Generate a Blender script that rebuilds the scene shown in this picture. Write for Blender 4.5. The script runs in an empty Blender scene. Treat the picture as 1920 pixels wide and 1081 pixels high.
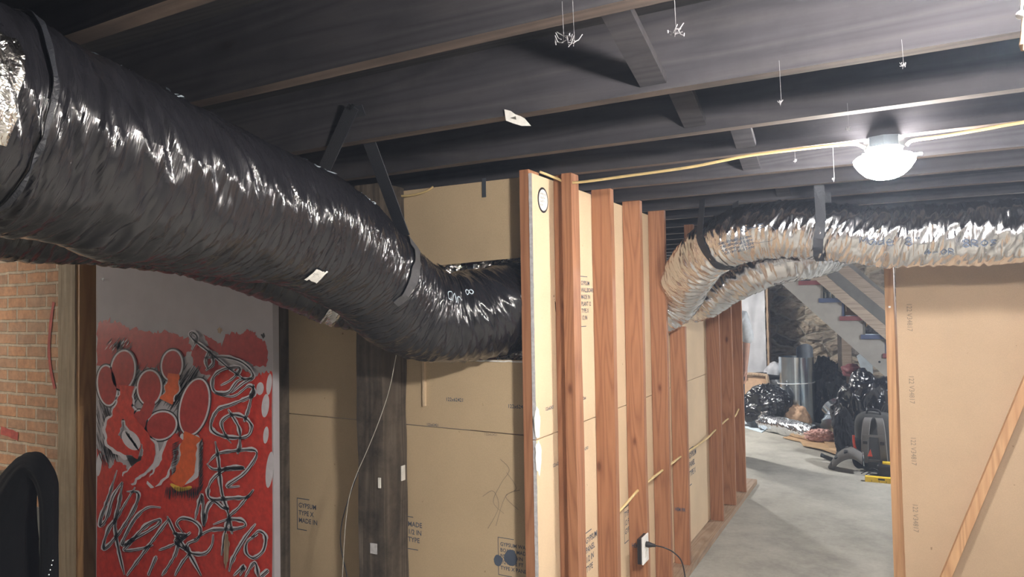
import bpy, bmesh, math, random
from mathutils import Vector as V, Matrix, noise
S = bpy.context.scene
COL = S.collection
rnd = random.Random(7)
# ------------------------------------------------------------------ camera
CAMH, F, PIT, ROL, YAW = 1.52, 1312.8, .02857, -.0163, .4944
fw = V((-math.sin(YAW)*math.cos(PIT), math.cos(YAW)*math.cos(PIT), math.sin(PIT)))
r0 = V((math.cos(YAW), math.sin(YAW), 0)); u0 = r0.cross(fw)
rt = r0*math.cos(ROL)+u0*math.sin(ROL); up = -r0*math.sin(ROL)+u0*math.cos(ROL)
EYE = V((0, 0, CAMH))
cam = bpy.data.objects.new('camera', bpy.data.cameras.new('camera'))
COL.objects.link(cam); S.camera = cam
cam.data.sensor_width = 36; cam.data.lens = F/1920*36; cam.data.clip_start = .02
cam.matrix_world = Matrix(((rt.x, up.x, -fw.x, 0), (rt.y, up.y, -fw.y, 0), (rt.z, up.z, -fw.z, CAMH), (0, 0, 0, 1)))
def P(px, py, ax, val):          # photo pixel -> point of the plane axis=val
    d = fw+rt*((px-960)/F)-up*((py-540.5)/F)
    return EYE+d*((val-EYE[ax])/d[ax])
# ------------------------------------------------------------------ world, lights, exposure
S.view_settings.view_transform = 'Standard'; S.view_settings.look = 'None'
S.view_settings.gamma = 1; S.view_settings.use_curve_mapping = False
S.view_settings.exposure = 2.7
W = bpy.data.worlds.new('world'); S.world = W; W.use_nodes = True
W.node_tree.nodes['Background'].inputs[0].default_value = (.6, .68, .85, 1)
W.node_tree.nodes['Background'].inputs[1].default_value = .05
vs_ = W.node_tree.nodes.new('ShaderNodeVolumeScatter'); vs_.inputs['Density'].default_value = .0058; vs_.inputs['Color'].default_value = (.6, .74, 1, 1)  # thin bluish haze added to stand in for part of the lens glare
W.node_tree.links.new(vs_.outputs[0], W.node_tree.nodes['World Output'].inputs['Volume'])
LAMP_MAIN, LAMP_NEAR, FILL_FAR, FILL_STAIR = 62, 155, 150, 190      # emission strengths of the domes

# ------------------------------------------------------------------ helpers
def link(name, me, mats=None, parent=None):
    o = bpy.data.objects.new(name, me); COL.objects.link(o)
    if mats is not None:
        for m in (mats if isinstance(mats, (list, tuple)) else [mats]): me.materials.append(m)
    if parent: o.parent = parent
    return o
def wloc(o):
    l = V((0, 0, 0))
    while o: l += o.location; o = o.parent
    return l
class MB:
    def __init__(s): s.v = []; s.f = []; s.m = []; s.uv = {}
    def add(s, v, f, mi=0):
        b = len(s.v); s.v += [V(x) for x in v]; s.f += [tuple(i+b for i in q) for q in f]; s.m += [mi]*len(f); return b
    def box(s, a, b, mi=0):
        x0, y0, z0 = (min(a[i], b[i]) for i in range(3)); x1, y1, z1 = (max(a[i], b[i]) for i in range(3))
        s.add([(x0,y0,z0),(x1,y0,z0),(x1,y1,z0),(x0,y1,z0),(x0,y0,z1),(x1,y0,z1),(x1,y1,z1),(x0,y1,z1)],
              [(0,3,2,1),(4,5,6,7),(0,1,5,4),(1,2,6,5),(2,3,7,6),(3,0,4,7)], mi); return s
    def beam(s, a, b, w, h, side=None, mi=0):   # bar a->b, w along side, h along the third axis
        a, b = V(a), V(b); t = (b-a).normalized()
        sd = V(side) if side else (V((0,0,1)) if abs(t.z) < .9 else V((1,0,0)))
        sd = (sd-t*sd.dot(t)).normalized(); n = t.cross(sd)
        q = [sd*(w/2*i)+n*(h/2*j) for i, j in ((-1,-1),(1,-1),(1,1),(-1,1))]
        s.add([a+x for x in q]+[b+x for x in q], [(0,3,2,1),(4,5,6,7),(0,1,5,4),(1,2,6,5),(2,3,7,6),(3,0,4,7)], mi); return s
    def tube(s, pts, r, n=8, mi=0, caps=True, smooth=0):
        pts = [V(p) for p in pts]
        if smooth: pts = catmull(pts, smooth)
        N = len(pts); rr = r if isinstance(r, (list, tuple)) else [r]*N
        if len(rr) != N: rr = [rr[min(len(rr)-1, int(i*len(rr)/N))] for i in range(N)]
        ref = None; vs = []
        for i, p in enumerate(pts):
            t = (pts[min(i+1, N-1)]-pts[max(i-1, 0)]).normalized()
            if ref is None: ref = V((0,0,1)) if abs(t.z) < .9 else V((1,0,0))
            ref = (ref-t*ref.dot(t)).normalized(); bn = t.cross(ref)
            for k in range(n):
                a = 2*math.pi*k/n; vs.append(p+(ref*math.cos(a)+bn*math.sin(a))*rr[i])
        fs = [(i*n+k, i*n+(k+1)%n, (i+1)*n+(k+1)%n, (i+1)*n+k) for i in range(N-1) for k in range(n)]
        if caps: fs += [tuple(range(n))[::-1], tuple((N-1)*n+k for k in range(n))]
        s.add(vs, fs, mi); return s
    def lathe(s, c, prof, n=24, mi=0, axis=2):
        vs = []
        for r, z in prof:
            for k in range(n):
                a = 2*math.pi*k/n; q = [r*math.cos(a), r*math.sin(a), z]
                if axis == 0: q = [q[2], q[0], q[1]]
                if axis == 1: q = [q[0], q[2], q[1]]
                vs.append(V(c)+V(q))
        N = len(prof)
        fs = [(i*n+k, i*n+(k+1)%n, (i+1)*n+(k+1)%n, (i+1)*n+k) for i in range(N-1) for k in range(n)]
        fs += [tuple(range(n))[::-1], tuple((N-1)*n+k for k in range(n))]
        s.add(vs, fs, mi); return s
    def prism(s, poly, n, t, mi=0):          # polygon extruded by t along n
        N = len(poly); n = V(n)*t
        s.add([V(p) for p in poly]+[V(p)+n for p in poly],
              [tuple(range(N))[::-1], tuple(range(N, 2*N))]+[(i, (i+1) % N, N+(i+1) % N, N+i) for i in range(N)], mi); return s
    def build(s, name, mats, parent=None, smooth=False, bevel=0, origin=None, flip=False):
        if parent: o0 = wloc(parent)
        elif origin is not None: o0 = V(origin)
        else:
            xs = [v.x for v in s.v]; ys = [v.y for v in s.v]; zs = [v.z for v in s.v]
            o0 = V(((min(xs)+max(xs))/2, (min(ys)+max(ys))/2, min(zs)))
        me = bpy.data.meshes.new(name); me.from_pydata([v-o0 for v in s.v], [], s.f)
        for p, m in zip(me.polygons, s.m): p.material_index = m
        o = link(name, me, mats, parent)
        if not parent: o.location = o0
        bm = bmesh.new(); bm.from_mesh(me)
        if not flip and not s.uv: bmesh.ops.recalc_face_normals(bm, faces=bm.faces)
        if bevel: bmesh.ops.bevel(bm, geom=bm.edges[:], offset=bevel, segments=2, affect='EDGES', profile=.7)
        bm.to_mesh(me); bm.free()
        if smooth:
            for p in me.polygons: p.use_smooth = True
        return o
def catmull(p, k):
    out = []
    for i in range(len(p)-1):
        a, b, c, d = p[max(i-1, 0)], p[i], p[i+1], p[min(i+2, len(p)-1)]
        for j in range(k):
            t = j/k; out.append(.5*((2*b)+(c-a)*t+(2*a-5*b+4*c-d)*t*t+(3*b-a-3*c+d)*t**3))
    return out+[p[-1]]
def tag(o, label, cat, group=None, kind=None):
    o['label'] = label; o['category'] = cat
    if group: o['group'] = group
    if kind: o['kind'] = kind
    return o
def struct(o, label=None):
    o['kind'] = 'structure'
    if label: o['label'] = label; 
    return o
def thing(name, loc, label, cat, group=None):
    o = bpy.data.objects.new(name, None); COL.objects.link(o); o.location = V(loc); o.empty_display_size = .1
    return tag(o, label, cat, group)
def N3(p, s=1.): return noise.noise(V(p)*s)
def text(name, txt, at, xd, yd, size, mat, parent, th=.0004, sx=1., bold=0):
    cu = bpy.data.curves.new('t', 'FONT'); cu.body = txt; cu.size = 1; cu.offset = bold; cu.resolution_u = 2
    t = bpy.data.objects.new('t', cu); COL.objects.link(t)
    dg = bpy.context.evaluated_depsgraph_get(); me = bpy.data.meshes.new_from_object(t.evaluated_get(dg))
    bpy.data.objects.remove(t); bpy.data.curves.remove(cu)
    xd = V(xd).normalized(); yd = V(yd).normalized(); n = xd.cross(yd); o0 = wloc(parent); me.name = name
    for v in me.vertices: v.co = V(at)+xd*(v.co.x*size*sx)+yd*(v.co.y*size)+n*th-o0
    return link(name, me, mat, parent)
# ------------------------------------------------------------------ materials
def nt(name):
    m = bpy.data.materials.new(name); m.use_nodes = True; t = m.node_tree; return m, t, t.nodes['Principled BSDF']
def nd(t, typ, **k):
    n = t.nodes.new('ShaderNode'+typ)
    for a, b in k.items():
        if a in n.inputs: n.inputs[a].default_value = b
        else: setattr(n, a, b)
    return n
def ramp(t, fac, stops):
    r = nd(t, 'ValToRGB'); e = r.color_ramp.elements
    while len(e) < len(stops): e.new(.5)
    for q, (p, c) in zip(e, stops): q.position = p; q.color = (*c, 1) if len(c) == 3 else c
    t.links.new(fac, r.inputs[0]); return r.outputs[0]
def coords(t, sc, src='Object', rot=(0, 0, 0)):
    tc = nd(t, 'TexCoord'); mp = nd(t, 'Mapping'); mp.inputs['Scale'].default_value = sc; mp.inputs['Rotation'].default_value = rot
    t.links.new(tc.outputs[src], mp.inputs[0]); return mp.outputs[0]
def noi(t, vec, scale, detail=4, rough=.6, dist=0):
    n = nd(t, 'TexNoise'); n.inputs['Scale'].default_value = scale; n.inputs['Detail'].default_value = detail
    n.inputs['Roughness'].default_value = rough; n.inputs['Distortion'].default_value = dist
    t.links.new(vec, n.inputs['Vector']); return n.outputs[0]
def mixc(t, fac, a, b, mode='MIX'):
    m = nd(t, 'Mix', data_type='RGBA', blend_type=mode)
    for s, v in ((m.inputs[0], fac), (m.inputs[6], a), (m.inputs[7], b)):
        if isinstance(v, bpy.types.NodeSocket): t.links.new(v, s)
        else: s.default_value = v if isinstance(v, (int, float)) else (*v, 1)
    return m.outputs[2]
def bump(t, b, h, strength, dist=.01, prev=None):
    n = nd(t, 'Bump'); n.inputs['Strength'].default_value = strength; n.inputs['Distance'].default_value = dist
    t.links.new(h, n.inputs['Height'])
    if prev: t.links.new(prev, n.inputs['Normal'])
    t.links.new(n.outputs[0], b.inputs['Normal']); return n.outputs[0]
def plain(name, c, rough=.6, metal=0, spec=.5, var=.12, nscale=12, bmp=.1):
    m, t, b = nt(name); v = coords(t, (1, 1, 1)); n = noi(t, v, nscale)
    lo = tuple(x*(1-var) for x in c); hi = tuple(min(1, x*(1+var)) for x in c)
    t.links.new(ramp(t, n, [(.3, lo), (.7, hi)]), b.inputs['Base Color'])
    b.inputs['Roughness'].default_value = rough; b.inputs['Metallic'].default_value = metal
    b.inputs['Specular IOR Level'].default_value = spec
    if bmp: bump(t, b, n, bmp, .004)
    return m
def wood(name, cols, axis=2, rough=.6, grain=1., knots=True, dirt=0., bmp=.25):
    m, t, b = nt(name); sc = [1, 1, 1]; sc[axis] = .06
    oi = nd(t, 'ObjectInfo'); tc = nd(t, 'TexCoord'); ad = nd(t, 'VectorMath', operation='ADD')
    mu = nd(t, 'VectorMath', operation='SCALE'); mu.inputs[3].default_value = 1
    cx = nd(t, 'CombineXYZ')
    ml = nd(t, 'Math', operation='MULTIPLY'); ml.inputs[1].default_value = 7.3; t.links.new(oi.outputs['Random'], ml.inputs[0])
    for i in range(3): t.links.new(ml.outputs[0], cx.inputs[i])
    t.links.new(tc.outputs['Object'], ad.inputs[0]); t.links.new(cx.outputs[0], ad.inputs[1])
    mp = nd(t, 'Mapping'); mp.inputs['Scale'].default_value = sc; t.links.new(ad.outputs[0], mp.inputs[0])
    v = mp.outputs[0]
    fine = noi(t, v, 160*grain, 3, .6); big = noi(t, v, 9*grain, 2, .5)
    # growth rings: noise field turned into bands
    mm = nd(t, 'Math', operation='MULTIPLY'); mm.inputs[1].default_value = 16; t.links.new(big, mm.inputs[0])
    fr = nd(t, 'Math', operation='PINGPONG'); fr.inputs[1].default_value = .5; t.links.new(mm.outputs[0], fr.inputs[0])
    c1 = ramp(t, fr.outputs[0], [(.0, cols[0]), (.22, cols[1]), (.5, cols[2])])
    c2 = mixc(t, fine, tuple(.75 for _ in range(3)), (1.1, 1.1, 1.1))
    c = mixc(t, 1., c1, c2, 'MULTIPLY')
    rv = ramp(t, oi.outputs['Random'], [(0, (.82, .8, .8)), (1, (1.1, 1.1, 1.1))]); c = mixc(t, 1., c, rv, 'MULTIPLY')
    if knots:
        vk = nd(t, 'Mapping'); s2 = [5, 5, 5]; s2[axis] = 2.2; vk.inputs['Scale'].default_value = s2; t.links.new(ad.outputs[0], vk.inputs[0])
        vo = nd(t, 'TexVoronoi'); vo.inputs['Scale'].default_value = 1.; t.links.new(vk.outputs[0], vo.inputs['Vector'])
        k = ramp(t, vo.outputs['Distance'], [(.03, (.42, .34, .3)), (.06, (.85, .8, .78)), (.10, (1, 1, 1))]); c = mixc(t, 1., c, k, 'MULTIPLY')
    if dirt:
        d = noi(t, coords(t, (1, 1, 1)), 5, 6, .7); dd = ramp(t, d, [(.45, (1, 1, 1)), (.7, (1-dirt,)*3)]); c = mixc(t, 1., c, dd, 'MULTIPLY')
    t.links.new(c, b.inputs['Base Color']); b.inputs['Roughness'].default_value = rough
    bump(t, b, fine, bmp, .002); return m
def paper(name, c, seams=True):
    m, t, b = nt(name); v = coords(t, (1, 1, 1)); n = noi(t, v, 2.2, 5, .6); f = noi(t, v, 260, 2)
    s = noi(t, v, 38, 2, .4)
    c1 = ramp(t, n, [(.3, tuple(x*.9 for x in c)), (.7, tuple(x*1.06 for x in c))])
    c2 = ramp(t, s, [(.0, (.35, .3, .25)), (.2, (.6, .55, .5)), (.235, (1, 1, 1))])
    c3 = ramp(t, f, [(.3, (.94, .94, .94)), (.7, (1.03, 1.03, 1.03))])
    t.links.new(mixc(t, 1., mixc(t, 1., c1, c2, 'MULTIPLY'), c3, 'MULTIPLY'), b.inputs['Base Color'])
    b.inputs['Roughness'].default_value = .82; bump(t, b, f, .08, .001); return m
def film(name, base, metal, rough, su=90, sv=3., st=.8, uv=True, coat=0):
    m, t, b = nt(name)
    v = coords(t, (su, sv, 1), 'UV') if uv else coords(t, (1, 1, 1))
    n1 = noi(t, v, 1. if uv else 14, 4, .6, .3)
    v2 = coords(t, (su*.45, sv*.9, 1), 'UV', (0, 0, .12)) if uv else coords(t, (1, 1, 1)); n2 = noi(t, v2, 1. if uv else 45, 3, .6, .5)
    b.inputs['Base Color'].default_value = (*base, 1); b.inputs['Metallic'].default_value = metal
    b.inputs['Roughness'].default_value = rough; b.inputs['Coat Weight'].default_value = coat; b.inputs['Coat Roughness'].default_value = .08
    p = bump(t, b, n2, st, .006); bump(t, b, n1, st, .005, p); return m
def emis(name, c, s):
    m, t, b = nt(name); b.inputs['Emission Color'].default_value = (*c, 1); b.inputs['Emission Strength'].default_value = s
    b.inputs['Base Color'].default_value = (.8, .8, .8, 1); return m
M = {}
M['stud'] = wood('fir_stud', [(.29, .125, .062), (.37, .168, .083), (.41, .195, .10)])
M['stud_x'] = wood('fir_light', [(.52, .29, .14), (.60, .35, .18), (.66, .40, .21)], 2, .6, .7)
M['stud_y'] = wood('fir_plate', [(.38, .25, .16), (.46, .33, .22), (.5, .37, .26)], 1, dirt=.3)
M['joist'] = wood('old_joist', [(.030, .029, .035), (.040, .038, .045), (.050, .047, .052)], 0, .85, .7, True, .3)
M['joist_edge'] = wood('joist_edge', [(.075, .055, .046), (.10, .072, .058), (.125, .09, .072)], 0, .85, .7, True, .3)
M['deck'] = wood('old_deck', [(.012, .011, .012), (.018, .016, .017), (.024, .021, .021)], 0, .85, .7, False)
M['timber'] = wood('rough_timber', [(.075, .06, .046), (.10, .08, .06), (.135, .11, .085)], 2, .85, .5, False, .75, .9)
M['dust_post'] = wood('dusty_post', [(.34, .27, .17), (.40, .32, .21), (.44, .36, .24)], 2, .8, .6, True, .2)
M['orange_post'] = wood('orange_board', [(.46, .25, .10), (.55, .31, .13), (.60, .35, .15)], 2, .6, .6)
M['rail'] = wood('rail_wood', [(.30, .24, .19), (.36, .29, .23), (.42, .34, .27)], 0)
M['paper'] = paper('drywall_paper', (.66, .51, .34))
M['paper2'] = paper('drywall_paper_dull', (.52, .40, .255))
M['paper3'] = paper('drywall_paper_pink', (.55, .405, .27))
M['gypsum'] = plain('gypsum_edge', (.5, .5, .52), .9, var=.2, nscale=60, bmp=.4)
M['plaster'] = plain('joint_compound', (.86, .85, .83), .8, nscale=40, bmp=.3)
M['film'] = film('black_film', (.012, .012, .015), 0, .2, 90, 2.6, .8, coat=.4)
M['foil'] = film('silver_foil', (.80, .81, .84), 1, .18, 60, 2.6, .9)
M['foil2'] = film('silver_crumple', (.85, .84, .82), 1, .18, uv=False, st=1.)
M['bag'] = film('black_bag', (.010, .010, .013), 0, .2, uv=False, st=.6, coat=.4)
M['strap'] = plain('woven_strap', (.016, .018, .024), .5, nscale=300, bmp=.5)
M['webbing'] = plain('grey_webbing', (.06, .06, .065), .5, nscale=300, bmp=.6)
M['metal'] = plain('galvanised', (.66, .75, .82), .24, 1, nscale=6, bmp=.02)
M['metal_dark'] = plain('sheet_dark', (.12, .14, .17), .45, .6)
M['ink'] = plain('blue_black_ink', (.07, .09, .13), .8, bmp=0)
M['inkfaint'] = plain('faint_ink', (.25, .20, .15), .8, bmp=0)
M['white'] = plain('white_plastic', (.8, .8, .8), .4, bmp=0)
M['lbl'] = plain('white_label', (.72, .71, .68), .7, nscale=60, bmp=0)
M['marker'] = plain('pale_blue_print', (.42, .50, .56), .5, bmp=0)
M['black'] = plain('black_plastic', (.015, .015, .018), .4, bmp=0)
M['cable'] = plain('yellow_cable', (.66, .50, .24), .5, nscale=30, bmp=0)
M['wire'] = plain('pale_wire', (.38, .36, .32), .6, bmp=0)
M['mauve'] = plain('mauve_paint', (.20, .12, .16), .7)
M['pink'] = plain('pink_fibre', (.60, .36, .32), .95, nscale=60, bmp=.8)
M['cloth'] = plain('black_cloth', (.017, .017, .019), .95, nscale=220, spec=.2, bmp=.4)
M['stringer'] = plain('grey_plywood', (.30, .285, .26), .8, nscale=5)
M['maroon'] = plain('maroon_paint', (.19, .06, .065), .5, bmp=0)
M['blue'] = plain('blue_paint', (.06, .08, .15), .5, bmp=0)
M['cardboard'] = plain('cardboard', (.50, .33, .18), .85, nscale=8)
M['kraft'] = plain('kraft_paper', (.46, .30, .19), .85, nscale=14, bmp=.5)
M['sheet'] = plain('milky_plastic', (.42, .43, .46), .5, nscale=5, bmp=.5)
M['skin'] = plain('skin', (.55, .32, .24), .6, bmp=0)
M['shirt'] = plain('white_shirt', (.66, .70, .74), .9, nscale=30)
M['denim'] = plain('dark_denim', (.05, .06, .09), .9)
M['cap'] = plain('grey_cap', (.42, .43, .45), .8)
M['capred'] = plain('cap_brim', (.07, .03, .035), .8)
M['pack'] = plain('pack_grey', (.055, .055, .055), .85, nscale=200, bmp=.4)
M['packlight'] = plain('pack_webbing', (.13, .125, .12), .8, nscale=200, bmp=.3)
M['red'] = plain('red_plastic', (.6, .06, .03), .5, bmp=0)
M['yellow'] = plain('yellow_tool', (.80, .55, .03), .45, bmp=0)
M['foam'] = plain('pale_foam', (.62, .72, .80), .7, bmp=0)
M['matte_dark'] = plain('dark_mat', (.13, .125, .11), .8)
M['web'] = plain('cobweb', (.2, .2, .21), .9, bmp=0)
M['lath'] = wood('old_lath', [(.3, .2, .13), (.4, .28, .18), (.5, .38, .26)], 2)
M['pwhite'] = plain('painted_white', (.47, .45, .49), .75, nscale=7, var=.06, bmp=.15)
M['pred'] = plain('red_paint', (.60, .045, .03), .42, nscale=30, var=.22, bmp=.35)
M['pred_shade'] = plain('red_paint_shaded', (.42, .035, .035), .42, nscale=30, var=.2, bmp=.3)  # same red, darkened to carry the black duct's shadow
M['porange'] = plain('orange_paint', (.75, .13, .03), .42, nscale=30, var=.15, bmp=.3)
M['pyellow'] = plain('yellow_paint', (.80, .5, .06), .5, bmp=0)
M['pbase'] = plain('white_paint', (.68, .66, .72), .6, var=.1, nscale=25, bmp=.2)
M['pblack'] = plain('black_marker', (.02, .022, .03), .5, bmp=0)
M['spray'] = plain('red_spray', (.42, .08, .06), .8, var=.3, nscale=20, bmp=0)
M['glow_main'] = emis('lamp_glow', (1, .95, .9), LAMP_MAIN)
M['glow_near'] = emis('lamp_glow_near', (1, .93, .86), LAMP_NEAR)
M['glow_back'] = emis('fill_glow_back', (1, .95, .9), 16)
M['glow_left'] = emis('fill_glow_left', (1, .92, .82), 85)
M['glow_far'] = emis('fill_glow_far', (.95, .97, 1), FILL_FAR)
M['glow_stair'] = emis('fill_glow_stair', (1, .97, .93), FILL_STAIR)
def mk_brick():
    m, t, b = nt('old_brick'); tc = nd(t, 'TexCoord'); sx = nd(t, 'SeparateXYZ'); cx = nd(t, 'CombineXYZ')
    t.links.new(tc.outputs['Object'], sx.inputs[0]); t.links.new(sx.outputs[0], cx.inputs[0]); t.links.new(sx.outputs[2], cx.inputs[1])
    n = noi(t, tc.outputs['Object'], 9, 3); ad = nd(t, 'Mix', data_type='VECTOR'); ad.inputs[0].default_value = .012
    nz = nd(t, 'TexNoise'); nz.inputs['Scale'].default_value = 9; t.links.new(tc.outputs['Object'], nz.inputs[0])
    t.links.new(cx.outputs[0], ad.inputs[4]); t.links.new(nz.outputs[1], ad.inputs[5])
    br = nd(t, 'TexBrick'); br.inputs['Scale'].default_value = 1; br.inputs['Brick Width'].default_value = .215; br.inputs['Row Height'].default_value = .075
    br.inputs['Mortar Size'].default_value = .010; br.inputs['Mortar Smooth'].default_value = .3; br.inputs['Bias'].default_value = -.1
    br.inputs['Color1'].default_value = (.52, .29, .16, 1); br.inputs['Color2'].default_value = (.38, .245, .16, 1); br.inputs['Mortar'].default_value = (.50, .43, .33, 1)
    t.links.new(ad.outputs[1], br.inputs[0])
    n2 = noi(t, tc.outputs['Object'], 22, 6, .7); c = mixc(t, 1., br.outputs[0], ramp(t, n2, [(.3, (.7, .68, .66)), (.65, (1.15, 1.12, 1.08))]), 'MULTIPLY')
    n3 = noi(t, tc.outputs['Object'], 2.2, 4, .6); c = mixc(t, ramp(t, n3, [(.52, (0, 0, 0)), (.75, (.55, .55, .55))]), c, (.42, .35, .26))
    t.links.new(c, b.inputs['Base Color']); b.inputs['Roughness'].default_value = .9
    iv = nd(t, 'Math', operation='SUBTRACT'); iv.inputs[0].default_value = 1; t.links.new(br.outputs[1], iv.inputs[1])
    p = bump(t, b, iv.outputs[0], .8, .008); bump(t, b, n2, .4, .006, p); return m
M['brick'] = mk_brick()
def mk_conc(name, c, sc=3):
    m, t, b = nt(name); v = coords(t, (1, 1, 1)); n = noi(t, v, sc, 8, .62); n2 = noi(t, v, 45, 4, .7); n3 = noi(t, v, .9, 4, .6)
    a = ramp(t, n, [(.3, tuple(x*.72 for x in c)), (.5, c), (.72, tuple(x*1.15 for x in c))])
    a = mixc(t, 1., a, ramp(t, n2, [(.3, (.88, .88, .88)), (.7, (1.06, 1.06, 1.06))]), 'MULTIPLY')
    a = mixc(t, 1., a, ramp(t, n3, [(.35, (.82, .82, .80)), (.6, (1.05, 1.05, 1.05))]), 'MULTIPLY')
    t.links.new(a, b.inputs['Base Color']); b.inputs['Roughness'].default_value = .8; bump(t, b, n2, .2, .003); return m
M['bounce_white'] = plain('bounce_white', (.75, .74, .72), .9)  # pale colour given to the unseen walls to bounce light
M['floor'] = mk_conc('concrete_floor', (.40, .385, .34)); M['found'] = mk_conc('grey_foundation', (.16, .165, .16))
def mk_stone():
    m, t, b = nt('rubble_stone'); v = coords(t, (1, 1, 1.7)); nz = nd(t, 'TexNoise'); nz.inputs['Scale'].default_value = 3; t.links.new(v, nz.inputs[0])
    ad = nd(t, 'Mix', data_type='VECTOR'); ad.inputs[0].default_value = .16; t.links.new(v, ad.inputs[4]); t.links.new(nz.outputs[1], ad.inputs[5])
    vo = nd(t, 'TexVoronoi'); vo.inputs['Scale'].default_value = 3.6; t.links.new(ad.outputs[1], vo.inputs[0])
    ve = nd(t, 'TexVoronoi', feature='DISTANCE_TO_EDGE'); ve.inputs['Scale'].default_value = 3.6; t.links.new(ad.outputs[1], ve.inputs[0])
    s = nd(t, 'SeparateXYZ'); t.links.new(vo.outputs['Color'], s.inputs[0])
    c = ramp(t, s.outputs[0], [(0, (.17, .15, .135)), (.35, (.33, .27, .21)), (.7, (.46, .38, .28)), (1, (.28, .24, .20))])
    n2 = noi(t, v, 16, 6, .7); c = mixc(t, 1., c, ramp(t, n2, [(.3, (.6, .6, .6)), (.7, (1.3, 1.3, 1.3))]), 'MULTIPLY')
    c = mixc(t, ramp(t, ve.outputs[0], [(.02, (1, 1, 1)), (.08, (0, 0, 0))]), c, (.42, .37, .30))
    t.links.new(c, b.inputs['Base Color']); b.inputs['Roughness'].default_value = .9
    p = bump(t, b, ramp(t, ve.outputs[0], [(0, (0, 0, 0)), (.18, (1, 1, 1))]), .9, .05); bump(t, b, n2, .7, .02, p); return m
M['stone'] = mk_stone()

# ------------------------------------------------------------------ setting
ZJ = 2.03; XS = -1.046; XB = -1.135; YB = 2.36
struct(MB().box((-7.2, -3.2, -.1), (3.2, 11, 0)).build('floor', M['floor']), 'grey concrete basement floor')
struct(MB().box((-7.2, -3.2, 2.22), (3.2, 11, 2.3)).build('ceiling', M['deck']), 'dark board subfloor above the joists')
struct(MB().box((-7.2, -3.3, 0), (3.2, -3.2, 2.22)).build('wall_near', M['bounce_white']))
struct(MB().box((-7.3, -3.2, 0), (-7.2, 11, 2.22)).build('wall_left', M['brick']))
struct(MB().box((3.2, -3.2, 0), (3.3, 11, 2.22)).build('wall_right', M['bounce_white']))
xr = P(552, 700, 1, 2.40).x; zf = P(535, 940, 1, 2.40).z
wb = struct(MB().box((-7.2, 2.40, .36), (xr, 2.62, 2.22)).build('wall_back', M['brick']), 'old orange brick wall behind the painted panel')
struct(MB().box((-7.2, 2.375, 0), (-3.0, 2.62, .36)).box((-3.0, 2.375, 0), (xr, 2.62, zf)).build('wall_foundation', M['found']), 'grey foundation band under the brick')
# spray marks on the brick
def strip(pts, w, mat, name, parent, n, th=.0015, px=None):
    mb = MB(); pts = catmull([V(p) for p in pts], 5); n = V(n); L = []; R = []
    for i, p in enumerate(pts):
        t = (pts[min(i+1, len(pts)-1)]-pts[max(i-1, 0)]).normalized(); s = t.cross(n).normalized(); ww = w*(1+.35*N3(p*17))/2
        L.append(p+s*ww+n*th); R.append(p-s*ww+n*th)
    mb.add(L+R, [(i, i+1, len(L)+i+1, len(L)+i) for i in range(len(L)-1)]); return mb.build(name, mat, parent, flip=True)
strip([P(x, y, 1, 2.398) for x, y in ((101, 566), (96, 600), (92, 650), (95, 690), (103, 728))], .028, M['spray'], 'spray_mark', wb, (0, -1, 0))
strip([P(x, y, 1, 2.398) for x, y in ((2, 806), (20, 812), (34, 818))], .05, M['spray'], 'spray_mark', wb, (0, -1, 0))
# far stone wall with real relief
def stone_wall():
    mb = MB(); nx, nz = 150, 80; x0, x1 = -3.2, 3.2; seeds = [(rnd.uniform(x0, x1), rnd.uniform(0, 2.22)) for _ in range(420)]
    grid = {}
    for s in seeds: grid.setdefault((int((s[0]+10)/.3), int(s[1]/.3)), []).append(s)
    vs = []
    for j in range(nz+1):
        for i in range(nx+1):
            x = x0+(x1-x0)*i/nx; z = 2.22*j/nz; q = x+.06*N3((x*4, z*4, 1)), z+.05*N3((x*4, z*4, 7)); ds = []
            gi, gj = int((q[0]+10)/.3), int(q[1]/.3)
            for a in (-1, 0, 1):
                for b_ in (-1, 0, 1):
                    for s in grid.get((gi+a, gj+b_), ()): ds.append(math.hypot((s[0]-q[0])*.75, s[1]-q[1]))
            ds.sort(); e = min(.09, (ds[1]-ds[0]) if len(ds) > 1 else .1)
            vs.append((x, 10.35-.7*e-.03*N3((x*3, z*3, 3)), z))
    mb.add(vs, [(j*(nx+1)+i, j*(nx+1)+i+1, (j+1)*(nx+1)+i+1, (j+1)*(nx+1)+i) for j in range(nz) for i in range(nx)])
    mb.box((x0, 10.4, 0), (x1, 10.6, 2.22)); return mb.build('wall_far', M['stone'], flip=True)
struct(stone_wall(), 'rubble stone foundation wall under the stairs')
struct(MB().box((-7.2, 10.5, 0), (-3.2, 10.6, 2.22)).build('wall_far_left', M['found']))
struct(MB().box((-1.9, 3.05, 0), (-1.15, 3.10, 2.2)).build('wall_inner', M['mauve']), 'mauve painted surface behind the hole')

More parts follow.
